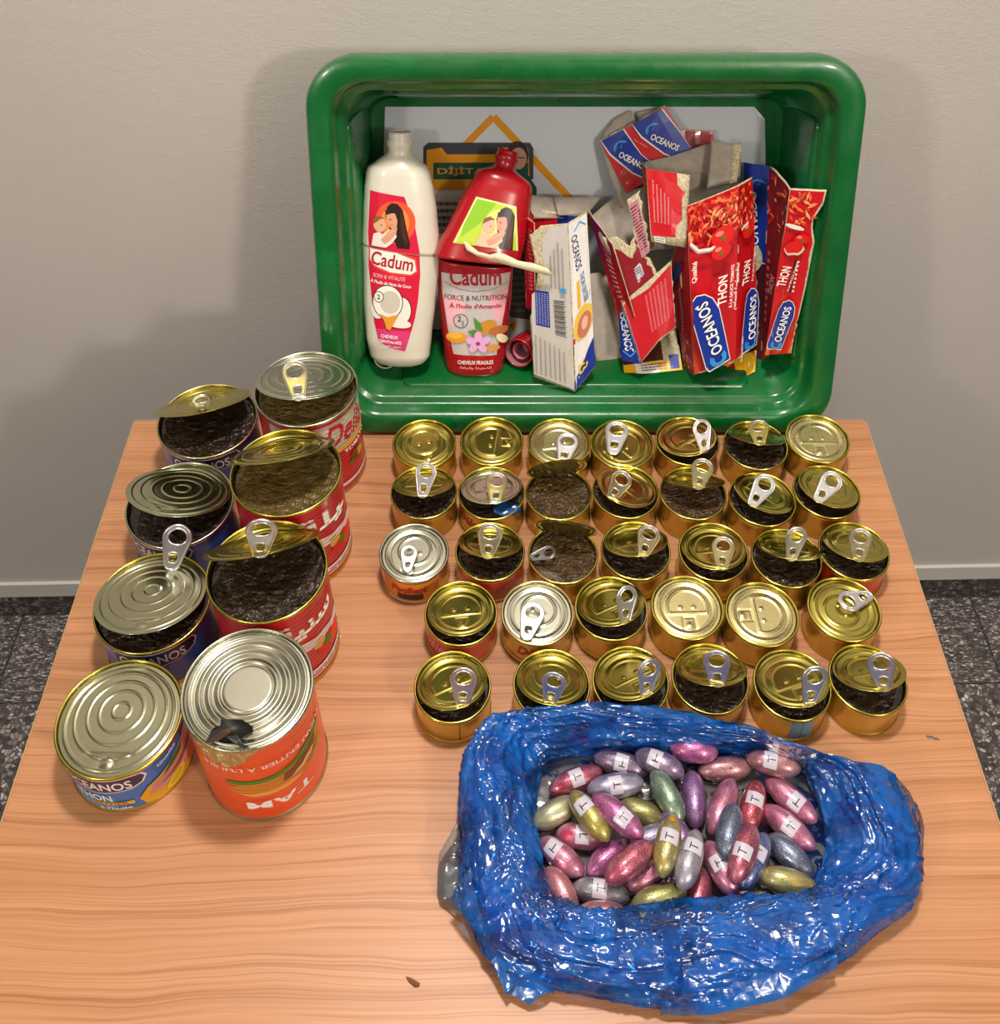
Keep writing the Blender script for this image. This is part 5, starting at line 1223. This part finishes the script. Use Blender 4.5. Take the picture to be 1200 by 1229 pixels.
def segd(p1, q1, p2, q2):
    best = 1e9
    for i in range(9):
        a = p1.lerp(q1, i/8)
        d = q2-p2; t = max(0, min(1, (a-p2).dot(d)/d.length_squared)); best = min(best, (a-(p2+d*t)).length)
    return best
capme = {}
def cap_profile(x):           # x in -1..1 -> radius fraction
    return max(0, 1-abs(x)**2.5)**.60
def cap_mesh(seed):
    n, N = 28, 26; V, F = [], []
    rnd = random.Random(seed); r0 = rnd.uniform(-.05, .05)
    for i in range(N+1):
        x = -math.cos(math.pi*i/N); r = cap_profile(x)
        for k in range(n):
            t = 2*math.pi*k/n; nz = 1+.035*noise.noise(Vector((x*2+seed, math.cos(t)*1.5, math.sin(t)*1.5)))
            V.append(Vector((x, r*nz*math.cos(t)*(1+r0*x), r*nz*math.sin(t)*(1+r0*x))))
    for i in range(N):
        for k in range(n): k2 = (k+1) % n; F.append((i*n+k, i*n+k2, (i+1)*n+k2, (i+1)*n+k))
    return V, F
order = sorted(range(len(CAPS)), key=lambda i: CAPS[i][4])
for i in order:
    fm, e0, e1, pal, lay, stk, lab = CAPS[i]
    a, b = fm(*e0), fm(*e1)
    z = .0105+.013*lay
    for tries in range(30):
        A_, B_2 = at(a[0], a[1], z), at(b[0], b[1], z); L = (B_2-A_).length; L2 = max(.040, min(.051, L)); mid = (A_+B_2)/2; D = (B_2-A_).normalized()
        s, e = mid-D*(L2/2-.010), mid+D*(L2/2-.010)
        ov = min([segd(s, e, ps, pe)-(CR_*1.72) for ps, pe in placed] or [1])
        if ov > 0 or z > .034 or lay == 0 and tries > 8: break
        z += .0012
    placed.append((s, e))
    r = thing('capsule', mid, lab, 'capsule', 'foil capsules in the blue bag')
    V, F = cap_mesh(i)
    c0 = PALS[pal]; body = pyd('capsule_shell', [Vector((v.x*L2/2, v.y*CR_, v.z*CR_)) for v in V], F, [m_caps(*c0)], r)
    roll = random.Random(i).uniform(-.3, .3)
    X = D; Y = Vector((0, 0, 1)).cross(X).normalized(); Zv = X.cross(Y)
    R3 = Matrix((X, Y, Zv)).transposed(); r.rotation_euler = R3.to_euler(); r.rotation_mode = 'XYZ'
    def cm(u, v, L2=L2, i=i):
        x = u/(L2/2); rr_ = CR_*cap_profile(max(-1, min(1, x)))*1.045; t = v/CR_; n_ = Vector((0, math.sin(t), math.cos(t)))
        return Vector((u, rr_*math.sin(t), rr_*math.cos(t))), n_
    vc = Vector((0, 0, 0)); cv = (CAMP-mid).normalized(); tl = math.atan2(cv.dot(Y), cv.dot(Zv))*CR_
    if stk is not None:
        A = Art(); u0 = (stk-.5)*L2; hw = .0054; v0 = tl*.6+roll*.004
        A.rect(u0-hw, v0-.0070, u0+hw, v0+.0070, ink('bcb6c2', .22, 0, .8))
        A.text('T', u0+.0008, v0, .0062, ink('1c1a22'), rot=(3.14 if i % 3 else 1.57), w=.0052, bold=False)
        A.cut(0, [u0-hw+i_*.0025 for i_ in range(1, 5)]); A.cut(1, [v0-.0070+j*.0014 for j in range(1, 10)]); A.put('sticker', cm, r, eps=.00008)
    spots = {5: ('c8a418', -.22, .0042), 9: ('b83858', -.30, .0055), 10: None, 19: ('d8922c', -.40, .0045), 32: ('e09a1c', .42, .005), 22: ('151515', .05, .0008), 12: ('b03a60', -.34, .0036), 0: ('a02840', -.3, .0045)}
    if spots.get(i):
        c_, uu, rr_ = spots[i]; A = Art(); A.blob(uu*L2, tl, rr_, ink(c_, .3, .3, .8), 14, .2, i, .8); A.cut(0, [uu*L2+k*.0015 for k in range(-4, 5)]); A.cut(1, [tl+k*.0015 for k in range(-4, 5)]); A.put('colour_spot', cm, r, eps=.00004)
# ================================================================ BLUE BAG
def cring(ctrl, N):
    """closed Catmull-Rom through control tuples"""
    n = len(ctrl); out = []
    for j in range(N):
        t = j*n/N; i = int(t); f = t-i; p = [ctrl[(i+k-1) % n] for k in range(4)]
        out.append(tuple(.5*((2*p[1][d])+(-p[0][d]+p[2][d])*f+(2*p[0][d]-5*p[1][d]+4*p[2][d]-p[3][d])*f*f+(-p[0][d]+3*p[1][d]-3*p[2][d]+p[3][d])*f**3) for d in range(len(p[0]))))
    return out
crest = [(604, 862, .046), (665, 850, .050), (745, 853, .050), (850, 868, .050), (950, 890, .050), (1030, 925, .048), (1070, 1000, .046), (1050, 1062, .044), (985, 1092, .040), (890, 1108, .038), (790, 1118, .036), (690, 1112, .036), (622, 1075, .040), (600, 1010, .044), (592, 950, .048), (585, 895, .048)]
inner = [(650, 912, .020), (690, 897, .024), (750, 892, .026), (850, 896, .026), (930, 902, .024), (972, 930, .014), (992, 1000, .010), (985, 1050, .014), (955, 1072, .020), (900, 1076, .022), (830, 1080, .022), (750, 1090, .022), (692, 1088, .020), (660, 1060, .016), (645, 1010, .012), (642, 955, .014)]
outer = [None]*16
outer[5] = (1078, 945, .012); outer[6] = (1103, 1030, .010); outer[7] = (1078, 1100, .010); outer[8] = (1015, 1148, .012); outer[9] = (930, 1188, .012); outer[10] = (835, 1212, .010); outer[11] = (690, 1192, .014); outer[12] = (598, 1168, .012); outer[13] = (560, 1095, .012); outer[14] = (552, 1010, .014); outer[15] = (556, 935, .014)
W3 = []
for k in range(16):
    c = at(*crest[k]); i_ = at(*inner[k])
    if outer[k]: o_ = at(*outer[k])
    else:
        d = (c-i_); d.z = 0; d.normalize(); o_ = Vector((c.x, c.y, .006))+d*(.004 if k else .010)
    W3.append((tuple(o_), tuple(c), tuple(i_)))
NA = 640
O3 = [Vector(p) for p in cring([w_[0] for w_ in W3], NA)]; C3 = [Vector(p) for p in cring([w_[1] for w_ in W3], NA)]; I3 = [Vector(p) for p in cring([w_[2] for w_ in W3], NA)]
def ridge(p): return 1-2*abs(noise.noise(p))
def bagskin(name, inset, amp, seed, mat, parent, org, NR=84, floor=True):
    V, F = [], []
    for j in range(NA):
        o_, c, i_ = O3[j], C3[j], I3[j]; out = (o_-i_); out.z = 0; out.normalize()
        if inset: o_ = o_-out*inset; c = c-Vector((0, 0, inset*1.2)); i_ = i_+out*inset
        # radial spline: ground outside, bulge, crest, inner lip, ground inside
        b1 = o_.lerp(c, .45)+out*.006+Vector((0, 0, .010)); b2 = c.lerp(i_, .5)+Vector((0, 0, .006))
        lowo = Vector((o_.x, o_.y, .0015))-out*.006; lowi = Vector((i_.x, i_.y, .0012))+out*.002
        pts = [lowo, o_, b1, c, b2, i_, lowi]
        P2 = [pts[0]]+pts+[pts[-1]]
        for r in range(NR+1):
            t = r*(len(pts)-1)/NR; i = min(len(pts)-2, int(t)); f = t-i; p = P2[i:i+4]
            q_ = .5*((2*p[1])+(-p[0]+p[2])*f+(2*p[0]-5*p[1]+4*p[2]-p[3])*f*f+(-p[0]+3*p[1]-3*p[2]+p[3])*f**3)
            ph = 2*math.pi*j/NA; env = math.sin(math.pi*min(1, max(0, r/NR)))**.5
            sx, sy = math.cos(ph), math.sin(ph)
            # long folds running round the mouth, warped, plus finer creases across
            wv = noise.noise(Vector((sx*2.1+seed, sy*2.1, t*.5)))
            f1 = ridge(Vector((sx*2.2+seed, sy*2.2, t*1.3+wv*1.2)))
            L_ = 1.4*j/NA; m_ = noise.noise(Vector((L_*9+seed, t*.8, 2)))       # folds: along the rim, then two slanting families
            s2 = max(0, ridge(Vector((sx*1.6+seed, sy*1.6, t*3.2+wv*2.5))))**4
            s3 = max(0, ridge(Vector(((q_.x+q_.y)*30+wv*2+seed, (q_.x-q_.y)*8, q_.z*10))))**5
            s4 = max(0, ridge(Vector(((q_.x-q_.y*.6)*52+wv*3, (q_.x+q_.y)*12+seed, q_.z*20))))**5
            s5 = max(0, ridge(Vector((sx*5+seed, sy*5, t*7+m_*5))))**5
            dsp = amp*env*(.50*f1+.42*s2+.22*s3+.20*s5-.4)
            nrm = (out*(.75*(c-q_).length*0+(.8 if t < 3 else -.8))+Vector((0, 0, .7))).normalized()
            q_ = q_+nrm*dsp+Vector((wv*.003*env, noise.noise(Vector((q_.x*18, q_.y*18, seed+5)))*.003*env, 0))
            q_.z = max(.0006 if not inset else .0012, q_.z); V.append(q_-org)
    for j in range(NA):
        j2 = (j+1) % NA
        for r in range(NR): F.append((j*(NR+1)+r, j*(NR+1)+r+1, j2*(NR+1)+r+1, j2*(NR+1)+r))
    o = pyd(name, V, F, [M[mat]], parent); fixn(o); return o
org = at(820, 1000, 0)
bag = thing('plastic_bag', org, 'crumpled blue plastic bag with open mouth, full of foil capsules', 'bag')
bagskin('film_outer_layer', 0, .0085, 1.0, 'film', bag, org)
bagskin('film_inner_layer', .006, .006, 9.0, 'film', bag, org, NR=64)
# film under the capsules
nf = 120; cen = sum(I3, Vector())/NA; V, F = [], []
for j in range(nf):
    p = I3[j*NA//nf]; out = (p-cen); out.z = 0
    for r in range(25):
        q_ = cen+out*(1.10*(r+1)/25); q_.z = .0008+.0022*max(0, ridge(Vector((q_.x*60, q_.y*60, 3)))*.6+ridge(Vector((q_.x*150, q_.y*90, 7)))*.4); V.append(q_-org)
for j in range(nf):
    j2 = (j+1) % nf
    for r in range(24): F.append((j*25+r, j*25+r+1, j2*25+r+1, j2*25+r))
pyd('film_floor', V, F, [M['film_clear']], bag)['label'] = 'clear film under the capsules'
# loose tails of film
def tail(pts, mat, seed, amp=.005, label=None):
    """pts: (x, y, z, half width px) spine"""
    V, F = [], []; n = 40; m = 16
    sp = [at(*p[:3]) for p in pts]; wd = [p[3]/1450 for p in pts]; K = len(pts)
    for i in range(n+1):
        t = i*(K-1)/n; a = min(K-2, int(t)); f = t-a
        c = sp[a].lerp(sp[a+1], f); w_ = wd[a]*(1-f)+wd[a+1]*f; d = sp[min(K-1, a+1)]-sp[a]; s = d.cross(Vector((0, 0, 1))).normalized()
        for k in range(m+1):
            u = 2*k/m-1; q_ = c+s*(u*w_); q_.z += (1-u*u)*.008+amp*ridge(Vector((q_.x*70+seed, q_.y*70, 1)))*.6; q_.z = max(.0012, q_.z); V.append(q_-org)
    for i in range(n):
        for k in range(m): F.append((i*(m+1)+k, i*(m+1)+k+1, (i+1)*(m+1)+k+1, (i+1)*(m+1)+k))
    o = pyd('film_tail', V, F, [M[mat]], bag)
    if label: o['label'] = label
tail([(552, 990, .018, 4), (541, 1030, .012, 14), (542, 1070, .006, 16), (560, 1098, .004, 8)], 'film_clear', 3, label='pale clear film ear at the left')
tail([(556, 1060, .03, 20), (600, 1110, .022, 26), (640, 1170, .012, 34), (650, 1200, .006, 14)], 'film', 5)
tail([(1000, 1150, .02, 10), (930, 1165, .018, 26), (850, 1195, .012, 18), (790, 1205, .006, 10)], 'film', 6)
# ================================================================ SMALL LITTER ON THE TABLE
c0 = at(1119, 884, .0008)
V, F = tube([at(x, y, .0008)+Vector((0, 0, z)) for x, y, z in ((1112, 883, 0), (1114, 885, .001), (1118, 884, .0005), (1121, 887, .001), (1125, 886, 0), (1127, 888, 0))], .0005, False, 6)
o = pyd('thread_scrap', V, F, [NT('grey_blue_thread').set(col=srgb('4a5a78'), rough=.6).m]); tag(o, 'tiny grey-blue thread curl on bare wood right of the cans', 'thread')
V = [at(x, y, z) for x, y, z in ((487, 1172, .001), (494, 1174, .0016), (504, 1180, .001), (503, 1184, .001), (498, 1184, .0018), (490, 1178, .001))]
o = pyd('brown_chip', V+[v-Vector((0, 0, .0009)) for v in V], [(0, 1, 2, 3, 4, 5)]+[(i, (i+1) % 6, 6+(i+1) % 6, 6+i) for i in range(6)], [NT('brown_flake').set(col=srgb('6a4024'), rough=.8).m], smooth=False); tag(o, 'small brown flake on the bare wood at the bottom of the table', 'flake')
